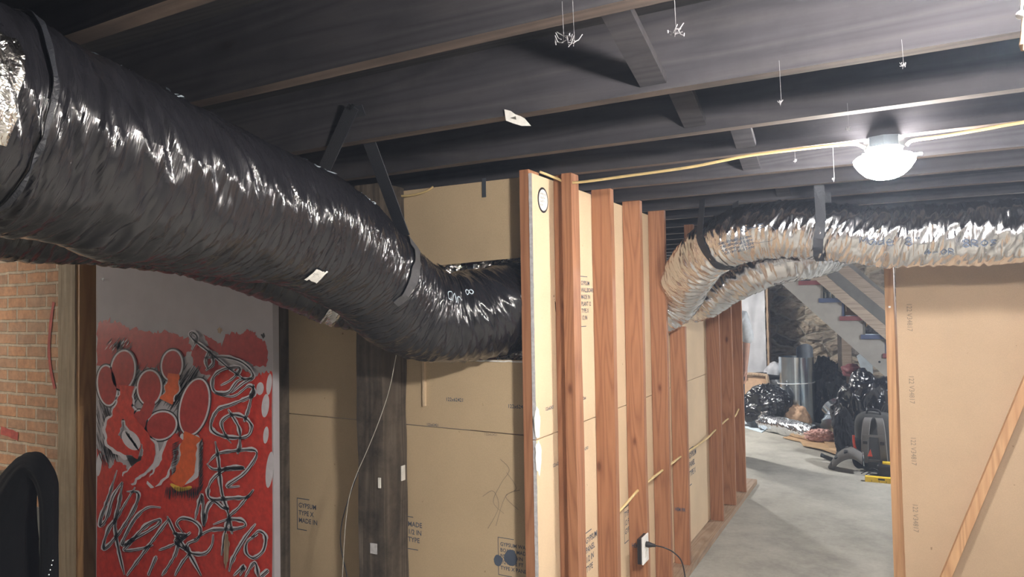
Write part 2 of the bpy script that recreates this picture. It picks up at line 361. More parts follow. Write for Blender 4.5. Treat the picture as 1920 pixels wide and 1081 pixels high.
# ------------------------------------------------------------------ joists
jy = [-1.15, -.75, -.36, .02, .39, .767, 1.149, 1.66, 2.10, 2.478, 2.885, 3.27, 3.68, 4.09, 4.5, 4.92, 5.34, 5.76, 6.2, 6.6, 7.0, 7.4, 7.8]
jn = {.767: 'at top left, nearest joist in view', 1.149: 'crossing above the black duct, second nearest in view', 1.66: 'with the torn paper scrap on its lower edge',
      2.10: 'just in front of the wall top, third behind the near one', 2.478: 'carrying the yellow cable and the lit lamp', 2.885: 'over the second stud, just behind the lamp joist',
      3.27: 'over the third stud', 3.68: 'over the fourth stud and just behind the silver duct straps'}
for y in jy:
    mb = MB(); n = 40; hw = .04
    rows = []
    for i in range(n+1):
        x = -7.1+10.2*i/n; a = .004*N3((x*2, y, 0)); b_ = .004*N3((x*2, y, 5))
        rows.append([(x, y-hw+a, ZJ+b_), (x, y+a, ZJ+b_*.6), (x, y, 2.22), (x, y-hw, 2.22)])
    vs = [p for r in rows for p in r]
    fs = [(i*4+k, i*4+(k+1) % 4, (i+1)*4+(k+1) % 4, (i+1)*4+k) for i in range(n) for k in range(4)]+[(3, 2, 1, 0), tuple(n*4+k for k in range(4))]
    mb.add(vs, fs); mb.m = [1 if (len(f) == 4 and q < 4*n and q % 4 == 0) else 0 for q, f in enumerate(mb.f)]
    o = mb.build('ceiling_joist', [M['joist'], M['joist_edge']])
    if y in jn: tag(o, 'dark old ceiling joist '+jn[y], 'joist', 'dark ceiling joists')
    else: tag(o, 'dark old ceiling joist in the run behind the camera' if y < .7 else 'dark ceiling joist far back above the passage', 'joist', 'joists behind the camera' if y < .7 else 'far dark joists above the passage')
# cross bridging
bl = ['above the torn paper scrap at top centre', 'second from the camera, left of the lamp', 'left of the lamp just before the cable joist', 'just behind the yellow cable', 'farthest, above the silver duct']
for i, ((ya, yb), x) in enumerate(zip(((1.149, 1.62), (1.66, 2.06), (2.10, 2.438), (2.478, 2.845), (3.27, 3.64)), (-.481, -.489, -.41, -.46, -.44))):
    o = MB().beam((x, ya, 2.20), (x, yb, 2.055), .064, .02, (1, 0, 0)).build('bridging_board', M['joist'], bevel=.001)
    tag(o, 'diagonal bridging board between joists, '+bl[i], 'board', 'bridging boards between the joists')

# ------------------------------------------------------------------ stud wall (runs away from the camera)
sy = [2.475, 2.865, 3.265, 3.675, 4.045, 4.96, 5.39, 5.80]
st_l = ['first full stud, behind the sheet with the round sticker', 'second in the row, under the second joist', 'with tall arched grain, beside the white outlet', 'with a knot and wavy grain, left of the silver duct',
        'cut short under the silver duct', 'dark, sixth in the row, next to the wide bare sheet', 'dark, seventh in the row', 'dark, last in the row at the passage']
for i, y in enumerate(sy):
    tilt = [.006, .002, .003, -.002, .0, .002, .004, .002][i]
    top = 2.03 if i not in (4,) else 1.40
    wdt = [.043, .04, .036, .032, .034, .034, .034, .034][i]
    x0 = XB+.002
    mb = MB(); n = 14; vs = []
    for k in range(n+1):
        z = .038+(top-.038)*k/n; dx = .0035*N3((i*3.1, z*1.5, 0))+tilt*(1-k/n)*.5; dy = .004*N3((i*5.7, z*1.3, 4))
        vs += [(x0, y-wdt/2+dy, z), (XS+dx, y-wdt/2+dy, z), (XS+dx, y+wdt/2+dy, z), (x0, y+wdt/2+dy, z)]
    fs = [(k*4+q, k*4+(q+1) % 4, (k+1)*4+(q+1) % 4, (k+1)*4+q) for k in range(n) for q in range(4)]+[(3, 2, 1, 0), tuple(n*4+q for q in range(4))]
    mb.add(vs, fs); o = mb.build('wall_stud', M['stud'], bevel=.0015)
    tag(o, 'orange fir wall stud, '+st_l[i], 'stud', 'studs of the open wall')
    if i in (2, 4): text('grade_stamp', 'HEM FIR', (-1.12 if i == 2 else -1.125, y-wdt/2-.002, .37 if i == 2 else .34), (1, 0, 0), (0, 0, 1), .028, M['ink'], o, .0015, .6, .02)
o = MB().box((XB+.052, sy[0]-.058, .04), (XS+.004, sy[0]-.022, 2.028)).build('doubled_stud', M['stud'], bevel=.002)
tag(o, 'narrow fir strip doubled against the near face of the first full stud', 'stud')
# blocking stub above the cut stud and beyond
tag(MB().box((XB+.004, 4.40, 1.50), (XB+.06, 4.44, 2.03)).build('hanging_stub', M['stud'], bevel=.001), 'short cut wood stub hanging behind the silver ducts', 'wood block')
tag(MB().box((-1.16, 2.20, .0), (XS+.012, 6.25, .038)).build('bottom_plate', M['stud_y'], bevel=.002), 'dusty bottom plate running along the floor under the studs', 'plate')
# sheets on the far side of the studs
ZS = 1.045
lo = tag(MB().box((XB-.0127, 2.272, .045), (XB, 4.97, ZS-.002)).build('drywall_sheet', [M['paper']]), 'lower tan drywall sheet behind the studs of the open wall', 'drywall')
hi = MB(); zt = 2.012
pl = [(2.272, ZS+.002), (4.97, ZS+.002), (4.97, 1.62), (3.70, 1.62), (3.70, zt), (2.272, zt)]
hi.prism([(XB-.0127, y, z) for y, z in pl], (1, 0, 0), .0127)
hi = tag(hi.build('drywall_sheet', M['paper']), 'upper tan drywall sheet behind the studs, with the round sticker', 'drywall')
# cut white edge of the sheets + compound patches
def ragged(x0, x1, y, z0, z1, parent, name):
    mb = MB(); n = 60; L = []; R = []
    for i in range(n+1):
        z = z0+(z1-z0)*i/n; L.append((x0+.001*N3((1, 2, z*30)), y, z)); R.append((x1+.003*N3((5, 2, z*26)), y, z))
    mb.add(L+R+[(a[0], y+.002, a[2]) for a in L+R], [(i, i+1, n+2+i, n+1+i) for i in range(n)]+[(2*(n+1)+i, 3*(n+1)+i, 3*(n+1)+i+1, 2*(n+1)+i+1) for i in range(n)])
    return mb.build(name, M['gypsum'], parent)
ragged(XB-.0127, XB+.0, 2.2695, .045, ZS-.002, lo, 'gypsum_edge'); ragged(XB-.0127, XB+.0, 2.2695, ZS+.002, zt, hi, 'gypsum_edge')
def blob_patch(c, ry, rz, parent, name, mat, x=XB, th=.003, seed=0, n=22):
    poly = [(x-.0005, c[0]+ry*math.cos(a)*(1+.5*N3((math.cos(a)*2, math.sin(a)*2, seed))), c[1]+rz*math.sin(a)*(1+.5*N3((math.cos(a)*2, math.sin(a)*2, seed+4)))) for a in [2*math.pi*k/n for k in range(n)]]
    return MB().prism(poly, (1, 0, 0), th).build(name, mat, parent)
for j, (px, py) in enumerate(((1006, 792), (1008, 856))):
    p = P(px, py, 0, XB); blob_patch((p.y+.004, p.z), .022, .058, lo if j else hi, 'compound_patch', M['plaster'], seed=j*3)
# round sticker / printed disc on the upper sheet
p = P(1018, 375, 0, XB); st = MB()
def disc(mb, c, ry, rz, x, mi, n=40, th=.0008): mb.prism([(x, c.y+ry*math.cos(a), c.z+rz*math.sin(a)) for a in [2*math.pi*k/n for k in range(n)]], (1, 0, 0), th, mi)
disc(st, p, .045, .048, XB, 0); disc(st, p, .037, .040, XB+.0008, 1)
stk = st.build('round_sticker', [M['black'], M['lbl']], hi)
for k, tx in enumerate(('APPROVED', 'HEALTH', 'SAFETY', 'FILM')): text('sticker_print', tx, (XB+.0018, p.y-.026, p.z+.018-.014*k), (0, 1, 0), (0, 0, 1), .012, M['ink'], stk, 0, .9)
def stamp(px, py, X, rows, size, parent, mat='ink', ax=0, blots=True, wd=.1):
    q = P(px, py, ax, X)
    xd = (0, 1, 0) if ax == 0 else (1, 0, 0); n = V((1, 0, 0)) if ax == 0 else V((0, -1, 0))
    for k, tx in enumerate(rows): text('printed_stamp', tx, q-V((0, 0, size*1.12*k))+n*.0008, xd, (0, 0, 1), size, M[mat], parent, 0, .95, .015)
    if blots:
        h = size*1.12*len(rows); X_ = V(xd); e = size*.12
        line = [(wd*.55, .012+size), (-.01, .012+size), (-.01, -h), (.05, -h)]; mb = MB(); A = []; B = []
        for k, (u, w_) in enumerate(line):
            A.append(q+X_*u+V((0, 0, w_))+n*.0008); B.append(q+X_*(u+(e if k in (1, 2) else 0))+V((0, 0, w_+(-e if k < 2 else e)))+n*.0008)
        mb.add(A+B, [(k, k+1, 5+k, 4+k) for k in range(3)]); mb.build('stamp_frame', M[mat], parent, flip=True)
stamp(1089, 534, XB, ['GYPSUM', 'WALLBOARD', 'MADE IN', 'PLANT 12', 'TYPE X', '1/2 IN'], .026, hi, wd=.13)
stamp(1022, 770, XB, ['122x62421'], .018, hi, blots=False); stamp(1036, 876, XB, ['122x62421'], .018, lo, blots=False)
stamp(1091, 750, XB, ['122x6'], .018, hi, blots=False); stamp(1096, 844, XB, ['62421'], .018, lo, blots=False)
stamp(1098, 1020, XB, ['GYPSUM', 'PANEL', '1/2 IN', 'TYPE'], .035, lo, wd=.12)
stamp(1171, 970, XB, ['TYPE X', '12 FT', 'GYPS'], .036, lo, wd=.12); stamp(1292, 860, XB, ['GYPSUM', 'PANEL', 'TYPE X'], .05, lo, wd=.2)
# end sheet step beside the wide bay
tag(MB().box((XB-.07, 4.975, .04), (XB-.05, 6.0, 2.03)).build('drywall_sheet', M['paper2']), 'dull drywall sheet behind the three dark studs at the end', 'drywall')

# ------------------------------------------------------------------ back framed wall (faces the camera) with the duct hole
tag(MB().box((-1.187, 2.272, .0), (-1.1485, YB-.001, 2.028)).build('wall_stud', M['stud'], bevel=.002), 'reddish end stud standing at the corner, left of the cut drywall edge', 'stud', 'studs of the open wall')
hx0 = P(800, 672, 1, YB).x-.0; zl = 1.325; zh = 1.715; xl = xr-.0; xe = -1.188; zj = 1.05
b1 = MB().prism([(xl, YB, .03), (xe, YB, .03), (xe, YB, zj-.012), (xl, YB, zj+.002)], (0, 1, 0), .0127).build('drywall_sheet', M['paper2'])
tag(b1, 'lower drywall sheet facing the camera behind the rough timber post', 'drywall')
b2 = MB().prism([(xl, YB, zj+.006), (xe, YB, zj-.008), (xe, YB, zl), (hx0-.05, YB, zl-.01), (hx0-.07, YB, 1.5), (hx0-.09, YB, zh-.02), (xe, YB, zh), (xe, YB, 2.02), (xl, YB, 2.02)], (0, 1, 0), .0127).build('drywall_sheet', M['paper2'])
tag(b2, 'upper drywall sheet facing the camera, cut open around the black duct', 'drywall')
# torn paper lip along the hole's lower edge
mb = MB(); poly = []
for i in range(25):
    x = hx0+(xe-hx0)*i/24; poly.append((x, YB-.003, zl-.004+.003*N3((x*40, 0, 0))))
poly = poly+[(x, y, z-.006) for x, y, z in poly[::-1]]
mb.prism(poly, (0, -1, 0), .002); mb.build('torn_paper_lip', M['lbl'], b2)
stamp(836, 751, YB, ['122x62421'], .02, b2, ax=1, blots=False); stamp(952, 764, YB, ['122x624'], .02, b2, ax=1, blots=False)
stamp(800, 797, YB, ['122x62421'], .014, b1, ax=1, blots=False); stamp(908, 815, YB, ['122x62421'], .014, b1, 'inkfaint', ax=1, blots=False)
stamp(938, 1022, YB, ['GYPSUM WALL', 'BOARD MADE', 'FOR USE IN', '1/2 IN 12 FT', 'TYPE X PANEL'], .02, b1, ax=1, wd=.11)
stamp(765, 985, YB, ['MADE', '1/2 IN', 'TYPE'], .028, b1, ax=1, wd=.05); stamp(560, 950, YB, ['GYPSUM', 'TYPE X', 'MADE IN'], .03, b1, ax=1, wd=.12)
for px, py, a in ((934, 1050, .02), (958, 1045, .028)):
    q = P(px, py, 1, YB-.001); MB().prism([(q.x+a*math.cos(t)*(1+.4*N3((math.cos(t), math.sin(t), a*99))), q.y, q.z+a*1.1*math.sin(t)) for t in [k*.5 for k in range(12)]], (0, -1, 0), .0006).build('ink_blot', M['ink'], b1)
# pencil scribble
for pts in (((905, 930), (925, 920), (935, 950), (915, 990)), ((938, 860), (955, 880), (940, 905), (925, 940), (945, 962)), ((950, 885), (968, 915), (948, 930), (972, 955)), ((930, 985), (948, 930), (975, 918))):
    strip([P(x, y, 1, YB-.0006) for x, y in pts], .0022, M['inkfaint'], 'pencil_scribble', b1, (0, -1, 0), .0006)
# vertical seam left of the hole, nail plates above
tag(MB().box(P(797, 760, 1, YB-.0)+V((-.004, -.012, -.0)), P(797, 672, 1, YB)+V((.004, 0, -.0))).build('batten', M['paper']), 'thin pale strip on the drywall below the bend of the black duct', 'strip')
q = P(907, 348, 1, YB-.004); tag(MB().box((q.x-.008, q.y, q.z-.045), (q.x+.008, YB, q.z+.03)).build('metal_clip', M['metal_dark']), 'small dark metal clip at the top of the board above the hole', 'clip')
# things seen through the hole
td = thing('sheet_metal_duct', (-1.45, 2.6, 1.50), 'grey sheet metal trunk duct seen through the hole above the black duct', 'duct')
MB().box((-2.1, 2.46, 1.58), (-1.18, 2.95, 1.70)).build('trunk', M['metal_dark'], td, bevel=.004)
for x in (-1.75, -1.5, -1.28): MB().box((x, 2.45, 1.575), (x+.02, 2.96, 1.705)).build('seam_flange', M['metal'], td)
tag(MB().box((-1.98, 2.45, 1.735), (-1.15, 2.53, 1.80)).build('blocking', M['timber']), 'dark wood blocking inside the hole just below its upper edge', 'wood block')

# rough timber post
def rough_post(x0, y0, x1, y1, z1, mat, amp):
    mb = MB(); n = 60; m = 6; vs = []
    ring = [(x0+(x1-x0)*k/m, y0) for k in range(m)]+[(x1, y0+(y1-y0)*k/m) for k in range(m)]+[(x1-(x1-x0)*k/m, y1) for k in range(m)]+[(x0, y1-(y1-y0)*k/m) for k in range(m)]
    for i in range(n+1):
        z = z1*i/n
        for x, y in ring: vs.append((x+amp*N3((x*30, y*30, z*5)), min(YB-.001, y+amp*N3((y*30, x*30, z*5+9))), z))
    k = len(ring); mb.add(vs, [(i*k+j, i*k+(j+1) % k, (i+1)*k+(j+1) % k, (i+1)*k+j) for i in range(n) for j in range(k)]+[tuple(range(k))[::-1], tuple(n*k+j for j in range(k))]); return mb
tp = rough_post(-1.905, 2.20, -1.776, YB-.002, 2.03, M['timber'], .007).build('timber_post', M['timber']); tag(tp, 'rough dark timber post standing before the drywall, with scratched faces', 'post')
for px, py, w, h in ((711, 905, .006, .02), (755, 886, .012, .03), (700, 1028, .016, .02)):
    q = P(px, py, 0, -1.770) if px > 716 else P(px, py, 1, 2.19)
    if px > 716: MB().box((q.x, q.y-w, q.z-h), (q.x+.004, q.y+w, q.z+h)).build('white_fleck', M['lbl'], tp)
    else: MB().box((q.x-w, q.y, q.z-h), (q.x+w, q.y+.004, q.z+h)).build('white_fleck', M['lbl'] if px != 700 else M['gypsum'], tp)
pts = [P(x, y, 1, 2.12) for x, y in ((748, 640), (742, 670), (730, 730), (712, 785), (690, 840), (668, 890), (655, 930), (648, 980), (644, 1040), (640, 1120))]
tag(MB().tube(pts, .0016, 6, smooth=4).build('hanging_wire', M['wire'], smooth=True), 'thin pale wire hanging down across the rough timber post', 'wire')
pts = [P(x, y, 1, 2.14) for x, y in ((672, 885), (655, 930), (640, 985), (640, 1030), (652, 1090), (650, 1150))]
tag(MB().tube(pts, .0022, 6, smooth=4).build('hanging_wire', M['strap'], smooth=True), 'dark loose wire hanging at the left edge of the rough timber post', 'wire')

# left post, board, panel
tag(rough_post(-4.12, 2.255, -3.955, 2.40, 2.03, M['dust_post'], .003).build('timber_post', M['dust_post']), 'dusty tan post between the brick and the painted panel', 'post')
tag(MB().box((-3.954, 2.262, 0), (-3.925, 2.372, 2.03)).build('side_board', M['orange_post'], bevel=.002), 'orange wooden board fixed to the side of the dusty tan post', 'board')
tag(MB().box(P(514, 700, 1, 2.30).x*V((1, 0, 0))+V((0, 2.29, 0)), V((P(523, 700, 1, 2.30).x, 2.372, 2.03))).build('jamb_strip', M['timber'], bevel=.001), 'dark narrow wood strip along the right edge of the painted panel', 'strip')

# ------------------------------------------------------------------ painted panel
YP = 2.2
xa, xb_ = P(180, 700, 1, YP).x, P(512, 700, 1, YP).x
pn = thing('painted_panel', ((xa+xb_)/2, YP, 0), 'tall white panel painted with red shapes and black scribbles, beside the brick', 'painting')
MB().box((xa, YP, .0), (xb_, YP+.035, 2.0)).build('panel_board', M['pwhite'], pn, bevel=.002)
def pp(x, y, l): q = P(x, y, 1, YP); q.y = YP-.0006*l; return q
art = MB()
def area(pts, l, mi, jag=0, k=6):
    out = []; pts = list(pts)
    for i in range(len(pts)):
        a, b_ = pts[i], pts[(i+1) % len(pts)]
        for j in range(k):
            t = j/k; x = a[0]+(b_[0]-a[0])*t; y = a[1]+(b_[1]-a[1])*t
            x += jag*N3((x*.35, y*.35, l)); y += jag*1.6*N3((x*.35, y*.35, l+9)); out.append((min(511, max(181, x)), y))
    art.add([pp(x, y, l) for x, y in out], [tuple(range(len(out)))], mi)
def ell(cx, cy, rx, ry, ang, l, mi, n=36, sq=0):
    c, s = math.cos(ang), math.sin(ang); pts = []
    for k in range(n):
        a = 2*math.pi*k/n; u, v = rx*math.cos(a), ry*math.sin(a); pts.append((cx+u*c-v*s, cy+u*s+v*c))
    art.add([pp(x, y, l) for x, y in pts], [tuple(range(n))], mi)
def stroke(pts, w, l, mi, k=6, jit=.12, tap=True):
    p = catmull([V((x, y, 0)) for x, y in pts], k); L = []; R = []
    for i, q in enumerate(p):
        t = (p[min(i+1, len(p)-1)]-p[max(i-1, 0)]); t = t.normalized() if t.length > 1e-6 else V((1, 0, 0)); s = V((-t.y, t.x, 0))
        e = 1 if not tap else max(.35, min(1, 4*min(i, len(p)-1-i)/len(p)+.35)); ww = w/2*e*(1+jit*3*N3(q*.09))
        a, b_ = q+s*ww, q-s*ww; L.append(pp(min(511.5, max(180.5, a.x)), a.y, l)); R.append(pp(min(511.5, max(180.5, b_.x)), b_.y, l))
    n = len(p); art.add(L+R, [(i, i+1, n+i+1, n+i) for i in range(n-1)], mi)
WH, RD, RD_SHADE, OR, YE, BK = 0, 1, 2, 3, 4, 5
# big red ground with a jagged top and white gaps
area([(182, 610), (196, 596), (216, 606), (240, 612), (262, 618), (290, 622), (310, 620), (330, 628), (352, 634), (358, 660), (340, 672), (318, 700), (290, 690), (260, 690), (240, 672), (182, 690)], 1, RD_SHADE, 7)
area([(382, 626), (398, 636), (416, 646), (424, 626), (440, 622), (452, 628), (462, 618), (476, 620), (482, 632), (498, 640), (504, 664), (500, 684), (478, 688), (462, 676), (430, 672), (404, 660), (390, 648)], 1, RD_SHADE, 4)
area([(182, 838), (196, 856), (206, 880), (215, 860), (232, 868), (240, 880), (262, 885), (290, 880), (308, 850), (330, 820), (352, 780), (372, 738), (396, 700), (420, 684), (452, 690), (478, 704), (500, 694), (511, 700), (511, 1085), (181, 1085)], 1, RD, 5)
area([(358, 655), (372, 640), (392, 652), (404, 672), (420, 690), (400, 704), (378, 700), (362, 682)], 2, RD_SHADE, 3)
for x, y, a, b_ in ((498, 760, 7, 22), (488, 728, 7, 12), (505, 720, 5, 20), (499, 815, 5, 16), (506, 880, 7, 34), (186, 870, 5, 22)): ell(x, y, a, b_, .1, 2, WH)
# hatched cluster behind the pods
for i in range(120):
    a = rnd.random(); x = 262+rnd.random()*118; y = 678+rnd.random()*60; stroke([(x, y), (x-14-8*a, y+24+10*a)], 1.6, 5, BK, 2)
for i in range(90):
    x = 330+rnd.random()*62; y = 700+rnd.random()*46; stroke([(x, y), (x-20, y+30)], 1.8, 5, BK, 2)
for i in range(80):
    x = 182+rnd.random()*34; y = 748+rnd.random()*100; stroke([(x, y), (x+10-rnd.random()*6, y+20+rnd.random()*12)], 1.5, 5, BK, 2)
for i in range(70):
    a = rnd.random()*6.28; r = rnd.random()*20; stroke([(220+r*math.cos(a)*1.2, 652+r*math.sin(a)*.7), (226+r*math.cos(a)*1.2, 644+r*math.sin(a)*.7)], 1.6, 6, BK if i % 3 else WH, 2)
for i in range(34):
    x = 318+rnd.random()*66; y = 800+rnd.random()*34; stroke([(326+(x-326)*.4, 790), (x, y)], 1.8, 5, BK, 2)
def pod(cx, cy, rx, ry, ang, mi=RD_SHADE, ol=3.2): ell(cx, cy, rx+ol+2.2, ry+ol+2.2, ang, 7, BK); ell(cx, cy, rx+ol, ry+ol, ang, 8, WH); ell(cx, cy, rx, ry, ang, 9, mi)
pod(203, 722, 17, 36, -.1); pod(232, 694, 21, 36, .12); pod(282, 726, 21, 31, .05); pod(324, 684, 18, 27, .1); pod(366, 762, 25, 52, .22); pod(304, 797, 28, 24, -.5); pod(262, 790, 14, 20, .1)
stroke([(240, 722), (236, 752), (222, 782), (212, 800), (214, 826), (236, 842), (264, 848)], 32, 8, WH, tap=False); stroke([(240, 722), (236, 752), (222, 782), (214, 802), (216, 824), (236, 838), (264, 846)], 25, 10.4, RD, tap=False)
stroke([(236, 760), (248, 790), (268, 815), (284, 840), (278, 868), (256, 884), (240, 900)], 30, 8, WH, tap=False); stroke([(236, 758), (248, 790), (268, 815), (282, 840), (276, 866), (254, 884), (240, 900)], 22, 10.9, RD, tap=False)
stroke([(328, 706), (324, 728), (314, 752)], 27, 8, WH); stroke([(328, 700), (324, 728), (313, 752)], 23, 9.7, OR, tap=False)
stroke([(284, 750), (276, 772), (262, 792)], 20, 9.5, RD_SHADE, tap=False)
stroke([(336, 820), (318, 838), (312, 862), (300, 890), (280, 910)], 30, 7, WH); stroke([(338, 818), (320, 838), (314, 864), (302, 886), (284, 906)], 21, 8, RD, tap=False)
stroke([(366, 812), (358, 832), (356, 862), (346, 884), (334, 904)], 46, 7, WH); stroke([(364, 814), (356, 834), (354, 862), (346, 886), (330, 906)], 30, 9.9, OR, tap=False); stroke([(322, 906), (340, 916), (362, 912)], 8, 11, YE)
for i in range(42):
    x = 314+i*1.5; stroke([(x, 912+4*N3((x, 0, 0))), (x+rnd.uniform(-3, 3), 926+rnd.random()*12)], 1.5, 11, BK, 2)
for i in range(34):
    y = 826+i*1.9; stroke([(322+rnd.random()*3, y+6), (338, y)], 1.5, 9, BK, 2)
for i in range(36):
    y = 820+i*2.6; stroke([(382+rnd.random()*2, y), (374, y+14)], 1.5, 9, BK, 2)
ell(248, 824, 14, 22, -.7, 11, WH)
for i in range(26):
    a = i/26; stroke([(238+20*a+rnd.uniform(-3, 3), 806+30*a), (244+20*a, 820+26*a)], 1.6, 12, BK, 2)
for i in range(26):
    a = i/26; stroke([(238+30*a, 852+2*a), (250+24*a, 876-14*a)], 1.5, 9, BK, 2)
# white bands under the black letter-like lines
scr = [
 [(362, 656), (372, 632), (364, 622), (358, 626), (366, 636), (394, 658), (430, 688), (462, 712)],
 [(386, 670), (422, 668), (452, 676), (472, 692), (476, 706), (458, 718), (436, 736)],
 [(392, 690), (388, 676), (396, 658), (402, 680), (388, 694)],
 [(476, 708), (450, 712), (430, 735), (404, 732), (402, 708), (420, 692), (452, 688), (440, 708), (416, 722)],
 [(404, 736), (440, 742), (470, 722), (478, 738), (440, 756), (410, 768), (398, 800), (420, 816), (462, 818), (474, 800), (462, 782), (438, 776), (418, 790), (424, 812), (436, 830)],
 [(430, 766), (450, 800), (452, 830), (448, 850)], [(478, 720), (470, 760), (460, 790)],
 [(392, 868), (410, 850), (440, 844), (478, 842), (482, 856), (460, 886), (428, 910), (452, 910)],
 [(390, 868), (402, 878), (428, 878), (460, 876), (430, 876), (402, 896), (392, 920), (400, 934), (440, 932), (466, 930), (478, 916)],
 [(476, 918), (450, 950), (432, 968), (424, 1000), (418, 1040)], [(406, 826), (412, 860), (418, 920), (430, 960), (438, 1000)],
 [(368, 974), (376, 940), (382, 928), (384, 984), (392, 950), (404, 938), (420, 950), (432, 952)],
 [(222, 880), (206, 930), (192, 968), (190, 984), (202, 970), (214, 930), (232, 902)],
 [(232, 902), (226, 940), (218, 980), (224, 1026), (236, 1076)], [(256, 912), (222, 968), (206, 990), (196, 1026), (216, 1010), (250, 960), (262, 924), (240, 920)],
 [(304, 950), (280, 950), (256, 970), (236, 1006), (232, 1020), (256, 1008), (296, 984), (302, 972), (276, 984), (244, 1018), (236, 1030), (262, 1028), (290, 1020)],
 [(318, 972), (290, 1010), (262, 1048), (240, 1078)], [(300, 1030), (330, 1018), (360, 996)], [(316, 966), (332, 1000), (356, 1034), (380, 1078)],
 [(346, 998), (334, 980), (344, 970), (364, 974), (378, 988), (374, 1008), (354, 1018), (360, 1034), (386, 1036), (400, 1020), (402, 1000)],
 [(326, 998), (352, 1002), (330, 1012), (352, 1030)], [(366, 1010), (398, 992), (440, 990), (462, 984), (456, 974), (430, 972), (402, 982)],
 [(486, 1000), (466, 1014), (464, 1034), (478, 1044), (496, 1030), (500, 1004), (488, 994), (474, 1006)],
 [(482, 980), (462, 1006), (440, 1044), (432, 1070)], [(440, 1078), (460, 1060), (452, 1078)], [(462, 1080), (480, 1052), (486, 1080)], [(490, 1080), (506, 1066)],
 [(330, 1078), (346, 1050), (360, 1034)], [(280, 1078), (296, 1040)], [(306, 1078), (330, 1040), (338, 1010)]]
for s in scr: stroke(s, 7.5, 12, WH, 7, .25)
for s in scr:
    stroke(s, 1.8, 14, BK, 7, .15); stroke([(x+2.6*N3((x*.1, y*.1, 2))+2, y+2.2) for x, y in s], 1.4, 14, BK, 7)
# missing paint: bare split near the bottom and chips
area([(424, 998), (430, 1000), (434, 1020), (430, 1050), (426, 1066), (422, 1048)], 15, YE+2, 2)
for x, y, a in ((415, 618, 5), (496, 628, 4), (418, 526, 6), (196, 524, 3)): area([(x-a, y), (x, y-a*1.4), (x+a, y), (x+1, y+a*1.6)], 15, YE+2 if a > 4 else BK, 2)
art.build('painting', [M['pbase'], M['pred'], M['pred_shade'], M['porange'], M['pyellow'], M['pblack'], M['lath']], pn, flip=True)

